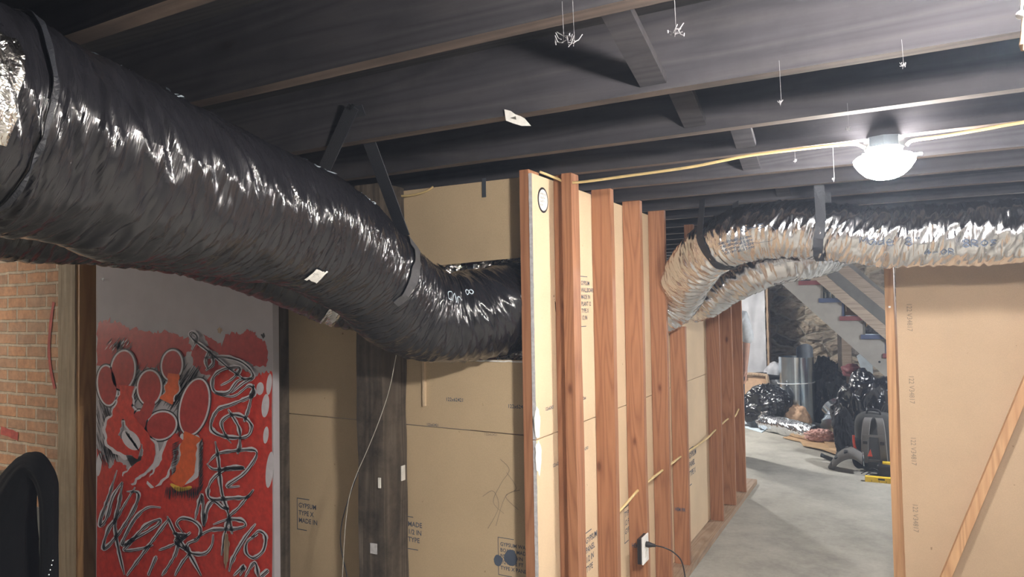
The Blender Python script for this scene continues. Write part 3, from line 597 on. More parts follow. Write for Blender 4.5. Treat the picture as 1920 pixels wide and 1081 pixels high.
# ------------------------------------------------------------------ ducts
class Duct:
    def __init__(s, pts, R, wr=.006, seed=0, ns=360, nt_=120, sag=.03, ramp_in=0, slant=1.5, lump=.35, mf=48):
        pp_ = catmull([V(p) for p in pts], 24); L = [0]
        for a, b_ in zip(pp_, pp_[1:]): L.append(L[-1]+(b_-a).length)
        s.len = L[-1]; s.c = []; s.t = []; j = 0
        for i in range(ns+1):
            d = s.len*i/ns
            while j < len(L)-2 and L[j+1] < d: j += 1
            q = (d-L[j])/max(1e-9, L[j+1]-L[j]); s.c.append(pp_[j].lerp(pp_[j+1], q))
        for i in range(ns+1): s.t.append((s.c[min(i+1, ns)]-s.c[max(i-1, 0)]).normalized())
        s.R, s.ns, s.n, s.wr, s.seed, s.sag, s.slant, s.lump, s.mf = R, ns, nt_, wr, seed, sag, slant, lump, mf
    def frame(s, i):
        t = s.t[i]; side = t.cross(V((0, 0, 1))).normalized(); return side, side.cross(t)
    def pt(s, i, th, off=0.):
        i = max(0, min(s.ns, i)); side, u = s.frame(i); S_ = s.len*i/s.ns; c, sn = math.cos(th), math.sin(th)
        a = noise.noise(V((S_*s.mf+s.slant*sn*3, c*1.3, sn*1.3+s.seed))); b_ = noise.noise(V((S_*9+s.slant*th*.3 if 0 else S_*9, c*1.6, sn*1.6+s.seed+20)))
        a2 = noise.noise(V((S_*s.mf*2.3-s.slant*c*4, c*2.4, sn*2.4+s.seed)))
        w = (1-abs(a)*2.2)*s.wr+a2*s.wr*.6+b_*s.wr*2.2*s.lump*2+.0012*math.sin(2*math.pi*S_/.032)
        r = s.R+w+off; zz = r*(1-s.sag) if sn > 0 else r*(1+s.sag)
        return s.c[i]+side*(c*r)+u*(sn*zz)
    def mesh(s, name, mat, parent, i0=0, i1=None, off=0., t0=0., t1=2*math.pi):
        i1 = s.ns if i1 is None else i1; closed = t1-t0 > 6.28; n = s.n; m = i1-i0; vs = []
        for i in range(i0, i1+1):
            for k in range(n+1): vs.append(s.pt(i, t0+(t1-t0)*k/n, off))
        o0 = wloc(parent); me = bpy.data.meshes.new(name)
        fs = [(i*(n+1)+k, i*(n+1)+k+1, (i+1)*(n+1)+k+1, (i+1)*(n+1)+k) for i in range(m) for k in range(n)]
        me.from_pydata([v-o0 for v in vs], [], fs); uv = me.uv_layers.new(name='UV')
        uvs = [(s.len*(i0+i)/s.ns, (t0+(t1-t0)*k/n)/(2*math.pi)*4*s.R*3.14/1) for i in range(m+1) for k in range(n+1)]
        for l in me.loops: uv.data[l.index].uv = uvs[l.vertex_index]
        for p_ in me.polygons: p_.use_smooth = True
        return link(name, me, mat, parent)
    def strap(s, i, w, mat, name, parent, tops, t0=-.9, t1=4.0, off=.004, straight=True):
        # webbing running under the duct, its two ends going up to the points in tops
        i0 = max(0, i-int(w/2/s.len*s.ns)); i1 = i0+max(2, int(w/s.len*s.ns)); n = 130
        ths = [t0+(t1-t0)*k/n for k in range(n+1)]
        A = [s.pt(i0, t, off) for t in ths]; B = [s.pt(i1, t, off) for t in ths]
        if tops:
            d = s.t[i]*(w/2)
            A = [V(tops[0])-d]+A+[V(tops[1])-d]; B = [V(tops[0])+d]+B+[V(tops[1])+d]
        c = s.c[i]; N_ = len(A); A2 = [p+(p-c).normalized()*.0022 for p in A]; B2 = [p+(p-c).normalized()*.0022 for p in B]
        mb = MB(); mb.add(A+B+A2+B2, [(k, k+1, N_+k+1, N_+k) for k in range(N_-1)]+[(2*N_+k, 3*N_+k, 3*N_+k+1, 2*N_+k+1) for k in range(N_-1)]+
               [(k, 2*N_+k, 2*N_+k+1, k+1) for k in range(N_-1)]+[(N_+k, N_+k+1, 3*N_+k+1, 3*N_+k) for k in range(N_-1)])
        return mb.build(name, mat, parent)
    def decal(s, strokes, i, th, sc, w, mat, name, parent, off=.0035, rot=0.):
        # strokes drawn on the skin: u along the duct, v around it (metres)
        mb = MB()
        for st_ in strokes:
            p = catmull([V((a, b_, 0)) for a, b_ in st_], 6) if len(st_) > 2 else [V((*st_[0], 0)).lerp(V((*st_[1], 0)), k/4) for k in range(5)]
            L = []; R = []
            for k, q in enumerate(p):
                t = (p[min(k+1, len(p)-1)]-p[max(k-1, 0)]); t = t.normalized() if t.length > 1e-7 else V((1, 0, 0)); sd = V((-t.y, t.x, 0))*(w/2/sc)
                for sg, out in ((1, L), (-1, R)):
                    e = q+sd*sg; u, v = e.x*sc, e.y*sc; f = i+u/s.len*s.ns; fi = int(math.floor(f)); q0 = s.pt(fi, th+v/s.R, off); q1 = s.pt(fi+1, th+v/s.R, off)
                    out.append(q0.lerp(q1, f-fi))
            n = len(L); mb.add(L+R, [(k, k+1, n+k+1, n+k) for k in range(n-1)])
        return mb.build(name, mat, parent, flip=True)
rob = random.Random(3)
# --- main black duct
D1 = Duct([(-1.22, .10, 1.90), (-1.25, .35, 1.87), (-1.28, .60, 1.845), (-1.30, .866, 1.80), (-1.38, 1.2, 1.775), (-1.47, 1.52, 1.75), (-1.52, 1.80, 1.665), (-1.53, 2.0, 1.555), (-1.48, 2.15, 1.50), (-1.40, 2.27, 1.50), (-1.32, 2.40, 1.53), (-1.27, 2.62, 1.55)], .168, .0065, 2, 640, 150, slant=1.2)
d1 = thing('insulated_duct', (-1.4, 1.3, 1.55), 'large glossy black insulated flexible duct sweeping from upper left into the wall hole', 'duct')
def iY(D, y): return min(range(D.ns+1), key=lambda k: abs(D.c[k].y-y))
D1.mesh('jacket', M['film'], d1)
D1.strap(iY(D1, .575), .008, M['strap'], 'sleeve_fold', d1, None, 0, 6.28, .006)
D1.mesh('foil_wrap', M['foil2'], d1, iY(D1, .30), iY(D1, .53), .006, -.5, .42)
D1.strap(iY(D1, 1.83), .048, M['webbing'], 'hanger_webbing', d1, None, -.75, .85, .005)
# printed letters / marks in pale blue
hand = lambda n, sd: [[(k*1.1+rob.uniform(-.2, .2), rob.uniform(-.5, .5)), (k*1.1+.3, rob.uniform(.2, 1)), (k*1.1+.5, rob.uniform(-.8, 0)), (k*1.1+.9, rob.uniform(-.3, .6))] for k in range(n)]
D1.decal(hand(6, 1), iY(D1, 1.32), 1.15, .028, .006, M['marker'], 'printed_letters', d1)
D1.decal([[(0, 0), (.6, .9), (1.6, 1), (2, .3), (1.2, 0), (.3, .3)], [(2.2, .2), (3, -.3), (3.8, .4), (3.2, .8), (2.3, .4)]], iY(D1, 1.58), .95, .022, .004, M['marker'], 'printed_letters', d1)
D1.decal(hand(4, 2), iY(D1, .70), 1.38, .03, .012, M['marker'], 'printed_letters', d1)
D1.decal([[(0, 0), (1, .4), (2, .2), (1, -.1), (0, 0)]], iY(D1, .86), 1.25, .03, .007, M['marker'], 'printed_letters', d1)
e8 = [[(0, 0), (.5, .5), (1, 0), (.5, -.5), (0, 0)], [(1, 0), (1.5, .5), (2, 0), (1.5, -.5), (1, 0)]]
D1.decal(e8, iY(D1, 2.20), .55, .02, .004, M['marker'], 'printed_letters', d1); D1.decal([[(0, 0), (0, 1), (.8, 1), (.8, 0), (0, 0)], [(1.2, 0), (1.6, 1.2), (2.2, 0)], [(2.6, 0), (2.6, 1), (3.4, .5)]], iY(D1, 2.08), .25, .025, .004, M['marker'], 'printed_letters', d1)
# white paper label with a digit
def skin_patch(D, i, th, du, dv, mat, name, parent, off=.006, n=10, rag=0):
    mb = MB(); vs = []
    for a in range(n+1):
        for b_ in range(n+1):
            u = (a/n-.5)*du; v = (b_/n-.5)*dv+rag*N3((a*.7, 0, 3))*(1 if b_ == n else .3); vs.append(D.pt(int(i+u/D.len*D.ns), th+v/D.R, off))
    mb.add(vs, [(a*(n+1)+b_, a*(n+1)+b_+1, (a+1)*(n+1)+b_+1, (a+1)*(n+1)+b_) for a in range(n) for b_ in range(n)]); return mb.build(name, mat, parent)
iL = iY(D1, 1.36); skin_patch(D1, iL, -.98, .075, .04, M['lbl'], 'paper_label', d1, rag=.006)
D1.decal([[(0, .9), (.8, 1), (.5, .5), (.9, .2), (.5, -.1), (0, 0)]], iL+4, -1.02, .012, .003, M['ink'], 'label_digit', d1, .0085)
D1.decal([[(x, 0), (x+.6, .1)] for x in range(0, 5)]+[[(x, .6), (x+.7, .6)] for x in range(0, 4)], iL-8, -.95, .006, .001, M['ink'], 'label_print', d1, .0085)
# strap from the joist around the duct
hg = tag(D1.strap(iY(D1, 1.78), .045, M['strap'], 'hanger_strap', None, [(-1.375, 1.612, 2.13), (-1.395, 1.612, 2.13)], .35, 2.9, .012) if 0 else MB().beam(V((-1.38, 1.60, 2.13)), D1.pt(iY(D1, 1.80), .75, .004), .047, .003, (1, 0, 0)).beam(V((-1.39, 1.60, 2.13)), D1.pt(iY(D1, 1.62), 2.25, .004), .047, .003, (1, 0, 0)).build('hanger_strap', M['strap']), 'black webbing strap in an inverted V holding the big black duct', 'strap')
MB().lathe((-1.385, 1.590, 2.125), [(.008, 0), (.008, .004), (.004, .008)], 10, axis=1).build('screw_head', M['metal'], hg)
# torn foil collars around the duct at the hole
def collar(c, nrm, r0_, r1_, mat, name, parent, seed=0, n=90, m=8, a0=0, a1=6.283, xmax=None):
    c = V(c); nrm = V(nrm).normalized(); s1 = nrm.cross(V((0, 0, 1))).normalized(); s2 = s1.cross(nrm); vs = []
    for i in range(n+1):
        a = a0+(a1-a0)*i/n
        for j in range(m+1):
            r = r0_+(r1_-r0_)*j/m*(1+.45*N3((math.cos(a)*5, math.sin(a)*5, seed))); z = .03*N3((math.cos(a)*9, math.sin(a)*9, j*.8+seed))*j/m*1.6
            w_ = c+s1*(r*math.cos(a))+s2*(r*math.sin(a))+nrm*z
            if xmax is not None: w_.x = min(w_.x, xmax)
            vs.append(w_)
    mb = MB(); mb.add(vs, [(i*(m+1)+j, i*(m+1)+j+1, (i+1)*(m+1)+j+1, (i+1)*(m+1)+j) for i in range(n) for j in range(m)]); return mb.build(name, mat, parent)
co = collar((-1.31, 2.42, 1.53), (-.25, -1, -.1), .165, .225, M['foil2'], 'torn_foil', d1, xmax=-1.195)
def lump(c, r, seed, mat, name, parent=None, fold=.16, sub=5, flat=0, freq=2.2, squash=None):
    bm = bmesh.new(); bmesh.ops.create_icosphere(bm, subdivisions=sub, radius=1); c = V(c); mb = MB(); off = V((seed*3.1, seed*1.7, seed*.9))
    vs = []
    for v in bm.verts:
        p = v.co.normalized(); a = noise.noise(p*1.3+off); b_ = 1-2*abs(noise.noise(p*freq+off)); d = 1-2*abs(noise.noise(V((p.x, p.y, p.z*.5))*freq*2.6+off*2)); e = 1-2*abs(noise.noise(p*freq*6+off))
        k = 1+.3*a+fold*(b_-.4)+fold*.5*(d-.5)+fold*.22*(e-.5); q = V((p.x*r[0]*k, p.y*r[1]*k, p.z*r[2]*k))
        vs.append(c+V((q.x, q.y, max(q.z, -r[2]*flat) if flat else q.z)))
    mb.add(vs, [tuple(w.index for w in f.verts) for f in bm.faces]); bm.free(); return mb.build(name, mat, parent, smooth=True)
lump(P(845, 512, 1, 2.40), (.06, .05, .05), 3, M['foil2'], 'foil_end', td, .5, 4, freq=4)
# --- second black duct behind
D2 = Duct([(-1.95, .05, 1.83), (-1.96, .5, 1.82), (-1.97, .9, 1.815), (-1.96, 1.3, 1.815), (-1.90, 1.6, 1.76), (-1.80, 1.85, 1.66), (-1.66, 2.04, 1.58), (-1.58, 2.12, 1.545)], .148, .005, 9, 400, 110)
d2 = thing('insulated_duct', (-1.9, 1.1, 1.65), 'second black insulated duct, hidden behind and below the big one', 'duct')
D2.mesh('jacket', M['film'], d2)
skin_patch(D2, iY(D2, 1.93), -1.0, .05, .12, M['foil'], 'foil_tape', d2)
# --- main silver duct
D3 = Duct([(1.9, 3.35, 1.76), (1.2, 3.36, 1.775), (.75, 3.40, 1.79), (.476, 3.40, 1.798), (.262, 3.4, 1.80), (0, 3.4, 1.805), (-.25, 3.40, 1.845), (-.46, 3.42, 1.87), (-.66, 3.46, 1.845), (-.83, 3.57, 1.765), (-.955, 3.72, 1.66), (-1.03, 3.83, 1.575), (-1.13, 3.86, 1.50), (-1.35, 3.87, 1.40)], .125, .008, 31, 760, 110, slant=.6, mf=34, lump=.2)
d3 = thing('insulated_duct', (0, 3.4, 1.66), 'silver foil insulated duct crossing under the joists at right and bending into the studs', 'duct')
D3.mesh('jacket', M['foil'], d3)
def iX(D, x): return min(range(D.ns+1), key=lambda k: abs(D.c[k].x-x))
for x, lab in ((-.72, 'black hanger strap around the silver duct at its bend by the studs'), (-.25, 'black hanger strap around the silver duct, the right one of its two')):
    i = iX(D3, x); c = D3.c[i]; sd, u = D3.frame(i)
    o = D3.strap(i, .042, M['strap'], 'hanger_strap', None, [c+sd*.115+V((0, 0, 2.03-c.z)), c-sd*.115+V((0, 0, 2.03-c.z))], .25, -3.39, .005)
    tag(o, lab, 'strap', 'straps holding the silver duct')
iA = iX(D3, -.02)
# text sits on the -Y side, reading left to right (u runs towards -X, so negate)
def dtext(D, txt, i, th, size, mat, name, parent, w=.003):
    G = {'M': [[(0, 0), (0, 1), (.5, .4), (1, 1), (1, 0)]], 'a': [[(.9, .7), (.3, .8), (0, .3), (.4, 0), (.9, .6), (1, 0)]], 'e': [[(0, .4), (.8, .5), (.4, .9), (0, .4), (.4, 0), (.9, .1)]], 'd': [[(.8, .6), (.2, .6), (.1, .1), (.8, .2), (.85, 1.2), (.9, 0)]],
         '8': [[(.5, .55), (.1, .85), (.5, 1.15), (.8, .85), (.5, .55), (.1, .2), (.5, -.05), (.9, .25), (.5, .55)]], '"': [[(.2, 1.2), (.2, .9)], [(.6, 1.2), (.6, .9)]], '4': [[(.7, 0), (.7, 1)], [(.7, 1), (0, .4), (1, .4)]], 'R': [[(0, 0), (0, 1), (.7, .9), (.7, .5), (0, .5), (.9, 0)]],
         'O': [[(.5, 1), (.05, .5), (.5, 0), (.95, .5), (.5, 1)]], 's': [[(.9, .8), (.2, .8), (.3, .5), (.8, .3), (.1, 0)]], '-': [[(0, .4), (.9, .45)]], 'i': [[(.4, 0), (.4, .8)]], ' ': []}
    st_ = []
    for k, ch in enumerate(txt):
        for g in G.get(ch, []): st_.append([(-(a+k*1.25), -b_) for a, b_ in g])
    if st_: D.decal(st_, i, th, size, w, mat, name, parent, .004)
dtext(D3, 'Made 8"', iX(D3, -.10), math.pi+.38, .026, M['ink'], 'printed_text', d3); dtext(D3, '4-OR', iX(D3, .13), math.pi+.72, .022, M['ink'], 'printed_text', d3)
dtext(D3, '8ROs', iX(D3, .26), math.pi+.5, .024, M['ink'], 'printed_text', d3, .004)
dtext(D3, 'O-s', iX(D3, -.57), math.pi+.1, .028, M['ink'], 'printed_text', d3)
for k in range(4): dtext(D3, 'sedMaRdseM', iX(D3, -.66), math.pi+.35+.13*k, .011, M['ink'], 'printed_text', d3, .0016)
D3.decal([[(0, 0), (-4.6, .2), (-4.6, 2), (0, 2), (0, 0)]], iX(D3, -.57), math.pi-.0, .03, .0012, M['ink'], 'printed_frame', d3, .004)
D4 = Duct([(-1.42, 4.30, 1.46), (-1.2, 4.32, 1.53), P(1320, 556, 1, 4.28), P(1362, 527, 1, 4.22), P(1412, 503, 1, 4.16), P(1470, 486, 1, 4.16), P(1522, 476, 1, 4.28), P(1548, 470, 1, 4.6), P(1556, 470, 1, 5.1), P(1560, 470, 1, 5.6)], .125, .007, 44, 380, 100, slant=.6, mf=34)
d4 = thing('insulated_duct', (-.8, 4.2, 1.5), 'lower silver duct sagging behind the main one and turning away', 'duct')
D4.mesh('jacket', M['foil'], d4)
# --- lamps
def lamp(name, c, mat, label, r=.085):
    c = V(c); t = thing(name, (c.x, c.y, ZJ), label, 'lamp')
    h = ZJ-c.z
    MB().lathe((c.x, c.y, c.z+.0), [(.052, .035), (.056, .04), (.056, h)], 8).build('junction_box', M['metal'], t)
    MB().lathe(c, [(.03, .018), (.05, .022), (.052, .04), (.03, .045)], 24).build('collar', M['white'], t, smooth=False)
    MB().lathe(c, [(.004, -.056), (r*.35, -.054), (r*.62, -.044), (r*.84, -.026), (r, -.006), (r*1.02, .006), (r*.9, .016), (r*.4, .020), (.01, .021)], 40).build('bulb_dome', mat, t, smooth=True)
    for k in range(3):
        a = 2*math.pi*k/3; d = V((math.cos(a), math.sin(a), 0)); MB().beam(c+d*(r*.8)+V((0, 0, .012)), c+d*(r*1.2)+V((0, 0, .012)), .016, .004, (-d.y, d.x, 0)).build('wing', mat, t)
    return t
lamp('ceiling_lamp', (-.003, 2.455, 1.958), M['glow_main'], 'bright glowing ceiling lamp under the joist at right')
ln = lamp('ceiling_lamp', (.22, .93, 1.95), M['glow_near'], 'ceiling lamp above the camera with the pull chain, out of frame')
lamp('ceiling_lamp', (1.15, 6.6, 1.945), M['glow_far'], 'unseen ceiling lamp added to light the far room, behind the right partition')  # added lamp, guessed to reach the far room's brightness
lamp('ceiling_lamp', (-2.6, 8.2, 1.945), M['glow_stair'], 'unseen ceiling lamp added to light the far room, behind the stud wall')  # second added lamp, also guessed for the far room's brightness
lamp('ceiling_lamp', (1.9, -1.9, 1.945), M['glow_back'], 'unseen fill lamp added far behind the camera')  # added fill, lifts the shadows in the front room
lamp('ceiling_lamp', (-6.2, 1.3, 1.945), M['glow_left'], 'unseen lamp added at the far left to brighten the brick wall')  # added lamp, assumed from the bright brick at the left
pc = thing('pull_chain', P(1914, 100, 1, .92), 'beaded pull chain with a pale tassel hanging at the top right corner', 'chain')
q = P(1914, 28, 1, .92); MB().tube([V((q.x+.01, .92, 1.95)), q+V((0, 0, -.004))], .0014, 6).build('cord', M['wire'], pc)
bm = bmesh.new(); bmesh.ops.create_icosphere(bm, subdivisions=3, radius=.0046); mb = MB(); mb.add([v.co+q for v in bm.verts], [tuple(w.index for w in f.verts) for f in bm.faces]); bm.free(); mb.build('bead', M['white'], pc, smooth=True)
MB().tube([P(1918, y, 1, .92) for y in (34, 45, 58, 70, 84, 95)], [.001, .0014, .002, .0026, .0036, .002], 8).build('tassel', M['kraft'], pc)
# --- cables
yc = [(1043, 334), (1052, 338), (1066, 342), (1090, 341), (1130, 336), (1180, 329), (1240, 321), (1300, 312), (1350, 302), (1400, 292), (1460, 284), (1520, 277), (1580, 271), (1605, 270), (1622, 277)]
c1 = [P(x, y, 1, 2.43) for x, y in yc]
tag(MB().tube([V((-1.15, 2.37, 2.034))]+c1, .0052, 8, smooth=5).build('yellow_cable', M['cable'], smooth=True), 'yellow electrical cable drooping along the joist to the lit lamp', 'cable')
c2 = [P(x, y, 1, 2.43) for x, y in ((1700, 272), (1712, 263), (1760, 256), (1850, 241), (1930, 227))]; c2 += [V((c2[-1].x+.5, 2.43, 2.05)), V((2.6, 2.43, 2.05))]
tag(MB().tube(c2, .0052, 8, smooth=6).build('yellow_cable', M['cable'], smooth=True), 'pale cable running from the lit lamp out to the right edge', 'cable')
c3 = [P(x, y, 1, 2.34) for x, y in ((722, 360), (740, 366), (760, 367), (780, 364), (800, 358), (812, 350))]
tag(MB().tube(c3, .0045, 8, smooth=5).build('yellow_cable', M['cable'], smooth=True), 'short loop of pale cable just above the board, right of the hanging strap', 'cable')
c4 = [V((-1.088, 2.885, .60)), V((-1.085, 3.05, .618)), V((-1.085, 3.25, .642)), V((-1.088, 3.45, .645)), V((-1.085, 3.66, .651)), V((-1.086, 3.85, .65)), V((-1.085, 4.03, .652)), V((-1.10, 4.4, .635)), V((-1.09, 4.7, .64)), V((-1.085, 4.95, .66)), V((-1.088, 5.15, .665)), V((-1.085, 5.38, .673)), V((-1.082, 5.6, .655)), V((-1.085, 5.8, .694))]
tag(MB().tube(c4, .0062, 8, smooth=6).build('yellow_cable', M['cable'], smooth=True), 'yellow cable threaded through drilled holes across the studs', 'cable')
# --- outlet on the stud with its plug
o1 = P(1170, 1040, 0, XS-.03); ou = thing('wall_outlet', (XS-.03, 3.19, .30), 'white electrical outlet at the bottom edge beside the third stud', 'outlet')
MB().box((XS-.014, 3.145, .33), (XS+.004, 3.243, .445)).build('outlet_box', M['black'], ou, bevel=.002)
MB().box((XS+.004, 3.155, .325), (XS+.010, 3.243, .45)).build('face_plate', M['white'], ou, bevel=.002)
for z in (.365, .41):
    MB().box((XS+.010, 3.18, z-.014), (XS+.012, 3.215, z+.014)).build('socket', M['lbl'], ou, bevel=.001)
pg = MB().lathe((XS+.012, 3.197, .41), [(.013, 0), (.014, .012), (.009, .03), (.006, .045)], 14, axis=0).build('plug', M['black']); tag(pg, 'black plug with its cord in the white outlet', 'plug')
pts = [V((XS+.05, 3.197, .41)), V((XS+.10, 3.20, .405)), V((XS+.14, 3.22, .38)), V((XS+.17, 3.24, .33)), V((XS+.18, 3.26, .2)), V((XS+.17, 3.3, .01))]
MB().tube(pts, .0032, 8, smooth=6).build('cord', M['black'], pg, smooth=True)

# --- scraps and cobwebs on the joists
q = [P(x, y, 1, 1.617) for x, y in ((946, 205), (958, 208), (966, 214), (977, 218), (984, 222), (990, 229), (996, 236), (978, 236), (962, 231), (949, 226))]
pz = MB().prism(q, (0, -1, 0), .0015).build('paper_scrap', M['lbl']); tag(pz, 'torn scrap of pale paper stuck across a dark joist edge', 'paper scrap')
MB().prism([P(x, y, 1, 1.615) for x, y in ((957, 221), (967, 218), (968, 224))], (0, -1, 0), .001).build('hole_mark', M['matte_dark'], pz)
wd = [(1055, 70, 'above the second joist, left of the first bridging board'), (1075, 76, 'beside the largest one near the top centre'), (1265, 57, 'pale fluff at the top centre right'), (1463, 190, 'thread with a fluff ball right of the bridging boards'), (1692, 120, 'fluff hanging above the lit lamp'),
      (1340, 290, 'thread hanging just above the yellow cable'), (1490, 300, 'thread under the yellow cable left of the lamp'), (1563, 335, 'small fluff between the cable and the silver duct'), (1590, 240, 'faint thread straight above the cable left of the lamp')]
for k, (x, y, lb) in enumerate(wd):
    Yj = 1.10 if y < 100 else (1.61 if y < 200 else (2.05 if y < 280 else 2.5)); c = P(x, y, 1, Yj-.0); mb = MB(); r_ = random.Random(k+20); s_ = .016 if k in (0, 1, 2) else .006
    for j in range(7):
        a = c+V((r_.uniform(-1, 1), r_.uniform(-.3, .3), r_.uniform(-.7, .7)))*s_; b_ = c+V((r_.uniform(-1, 1), r_.uniform(-.3, .3), r_.uniform(-.7, .7)))*s_; mb.tube([a, (a+b_)/2+V((0, 0, -.004)), b_], .0009, 5)
    mb.tube([V((c.x, c.y, max(c.z+.02, min(2.2, 2.05)))), c+V((.002, 0, 0)), c-V((0, 0, .01))], .0004, 5)
    tag(mb.build('cobweb', M['web']), 'wisp of dusty cobweb, '+lb, 'cobweb', 'cobwebs on the joists')

# ------------------------------------------------------------------ right partition
YR = 4.0
xl_ = P(1657, 520, 1, YR).x; xbt = P(1674, 1000, 1, YR).x
mb = MB(); n = 16; vs = []
for k in range(n+1):
    z = 1.93*k/n; a = math.radians(42)*(1-z/1.93)*.9; cx = xbt+(xl_-xbt)*z/1.93+.022; w, h = .020, .030
    for u, v in ((-1, -1), (1, -1), (1, 1), (-1, 1)):
        X_, Y_ = u*w, v*h; ca, sa = math.cos(-a), math.sin(-a); vs.append((cx+X_*ca-Y_*sa+.012*(1-z/1.93), YR+.03+X_*sa+Y_*ca, z))
mb.add(vs, [(k*4+q_, k*4+(q_+1) % 4, (k+1)*4+(q_+1) % 4, (k+1)*4+q_) for k in range(n) for q_ in range(4)]+[(3, 2, 1, 0), tuple(n*4+q_ for q_ in range(4))])
rs = tag(mb.build('wall_stud', M['stud_x'], bevel=.0015), 'light twisted stud at the free left end of the right partition', 'stud')
q = P(1668, 575, 1, YR-.004); MB().box((q.x-.005, q.y-.006, q.z-.005), (q.x+.005, q.y+.006, q.z+.005)).build('plastic_anchor', M['white'], rs)
sh = tag(MB().box((xl_+.052, YR+.022, .02), (1.66, YR+.0347, 1.90)).build('drywall_sheet', M['paper3']), 'wide tan drywall sheet of the right partition behind the diagonal brace', 'drywall')
tag(MB().box((1.663, YR+.022, .02), (3.19, YR+.0347, 1.90)).build('drywall_sheet', M['paper3']), 'drywall sheet farther right, out of the frame', 'drywall')
for py in (600, 735, 850, 975):
    q = P(1700+(py-600)*.03, py-32, 1, YR+.0215); text('printed_text', '122 V34817', q, (0, 0, -1), (1, 0, 0), .032, M['inkfaint'], sh, .0008, .9)
a = P(1782, 1060, 1, YR-.035); b_ = P(1914, 745, 1, YR-.035); d = (b_-a).normalized()
tag(MB().beam(a-d*.30, b_+d*.9, .040, .042, (1, 0, 0)).build('diagonal_brace', M['stud_y'] if 0 else M['stud_x'], bevel=.002), 'diagonal wooden brace leaning across the right drywall sheet', 'brace')
tag(MB().box((xl_+.0, YR-.012, 1.905), (3.19, YR+.055, 1.945)).build('top_plate', M['stud_x'], bevel=.001), 'wooden top plate of the right partition behind the silver duct', 'plate')

# ------------------------------------------------------------------ draped cloth at lower left
YC = 1.9; ct = thing('draped_garment', P(60, 1081, 1, YC), 'black knitted garment draped in an arch before the brick wall at lower left', 'garment')
def garment():
    c = P(58, 862, 1, YC); e = 3.3/1313
    pth = [P(x, y, 1, YC) for x, y in ((-4, 1250), (4, 1090), (10, 1000), (26, 935), (46, 888), (66, 874), (84, 895), (92, 940), (92, 1020), (91, 1120), (88, 1300))]
    rr = [.185, .172, .152, .11, .075, .058, .052, .044, .042, .045, .05]
    pth = catmull(pth, 14); R_ = [rr[min(9, int(i/14))]*(1-(i/14 % 1))+rr[min(10, int(i/14)+1)]*(i/14 % 1) for i in range(len(pth))]
    mb = MB(); vs = []; n = 48
    for i, p in enumerate(pth):
        t = (pth[min(i+1, len(pth)-1)]-pth[max(i-1, 0)]).normalized(); s1 = V((0, 1, 0)); s1 = (s1-t*s1.dot(t)).normalized(); s2 = t.cross(s1)
        for k in range(n):
            a = 2*math.pi*k/n; f = 1+.16*(1-2*abs(N3((math.cos(a)*2.5, math.sin(a)*2.5, i*.012+3))))+.13*(1-2*abs(N3((math.cos(a)*4.5, math.sin(a)*4.5, i*.02+8))))-.05; vs.append(p+(s1*math.cos(a)*.7+s2*math.sin(a))*R_[i]*f)
    N_ = len(pth); mb.add(vs, [(i*n+k, i*n+(k+1) % n, (i+1)*n+(k+1) % n, (i+1)*n+k) for i in range(N_-1) for k in range(n)]+[tuple(range(n))[::-1], tuple((N_-1)*n+k for k in range(n))])
    return mb.build('cloth', M['cloth'], ct, smooth=True)
garment()
for k in range(4):
    q = P(98-k*2.5, 1050+k*9, 1, YC-.07); MB().lathe(q, [(.003, 0), (.004, .003), (.001, .005)], 8, axis=1).build('metal_stud', M['metal'], ct)
sw = thing('wooden_rack', (-3.75, 1.98, 0), 'low wooden rack hidden under the draped black garment', 'rack')
q = P(58, 880, 1, YC)
MB().box((q.x-.28, 1.88, q.z-.07), (q.x-.15, 1.93, q.z-.03)).build('rail', M['dust_post'], sw)
for x in (q.x-.27, q.x-.19): MB().box((x, 1.885, 0), (x+.03, 1.925, q.z-.07)).build('leg', M['dust_post'], sw)

# ------------------------------------------------------------------ far room: stairs
YS = 8.5
tr = [((1495, 530), (1547, 533), 'maroon'), ((1535, 561), (1583, 563), 'blue'), ((1573, 595), (1619, 595), 'maroon'), ((1614, 629), (1659, 629), 'blue')]
q0 = P(1535, 561, 1, YS); q1 = P(1614, 629, 1, YS); run = (q1.x-q0.x)/2; rise = (q0.z-q1.z)/2
sc = thing('staircase', (.3, YS+.4, 0), 'basement staircase with grey plywood side and treads painted maroon and blue', 'stairs')
tl = []; X0 = q0.x; Z0 = q0.z
for k in range(-2, 9):
    x = X0+run*k; z = Z0-rise*k
    if z < .05: break
    tl.append((x, z, 'blue' if k % 2 == 0 else 'maroon'))
# saw-tooth side
ea, eb = P(1452, 520, 1, YS), P(1660, 706, 1, YS)
out = []
for x, z, c in tl: out += [(x+.028, z+rise-.02), (x+.028, z-.02)] if (x, z, c) != tl[0] else [(x+.028, z-.02)]
out += [(tl[-1][0]+run+.03, tl[-1][1]-.02), (tl[-1][0]+run+.03, 0), (ea.x+(eb.x-ea.x)*ea.z/(ea.z-eb.z), 0), (ea.x, ea.z)]
fx = tl[0][0]
MB().prism([(x, YS+.01, z) for x, z in out], (0, 1, 0), .03).build('stringer', M['stringer'], sc)
MB().prism([(x, YS+.86, z) for x, z in out], (0, 1, 0), .03).build('stringer', M['stringer'], sc)
for x, z, c in tl:
    MB().box((x, YS-.012, z-.036), (x+run+.035, YS+.9, z+.012)).build('tread', M[c], sc, bevel=.004)
    MB().box((x+.028, YS+.0, z+.012), (x+.045, YS+.9, z+rise-.022)).build('riser', M['blue' if c == 'maroon' else 'matte_dark'], sc)
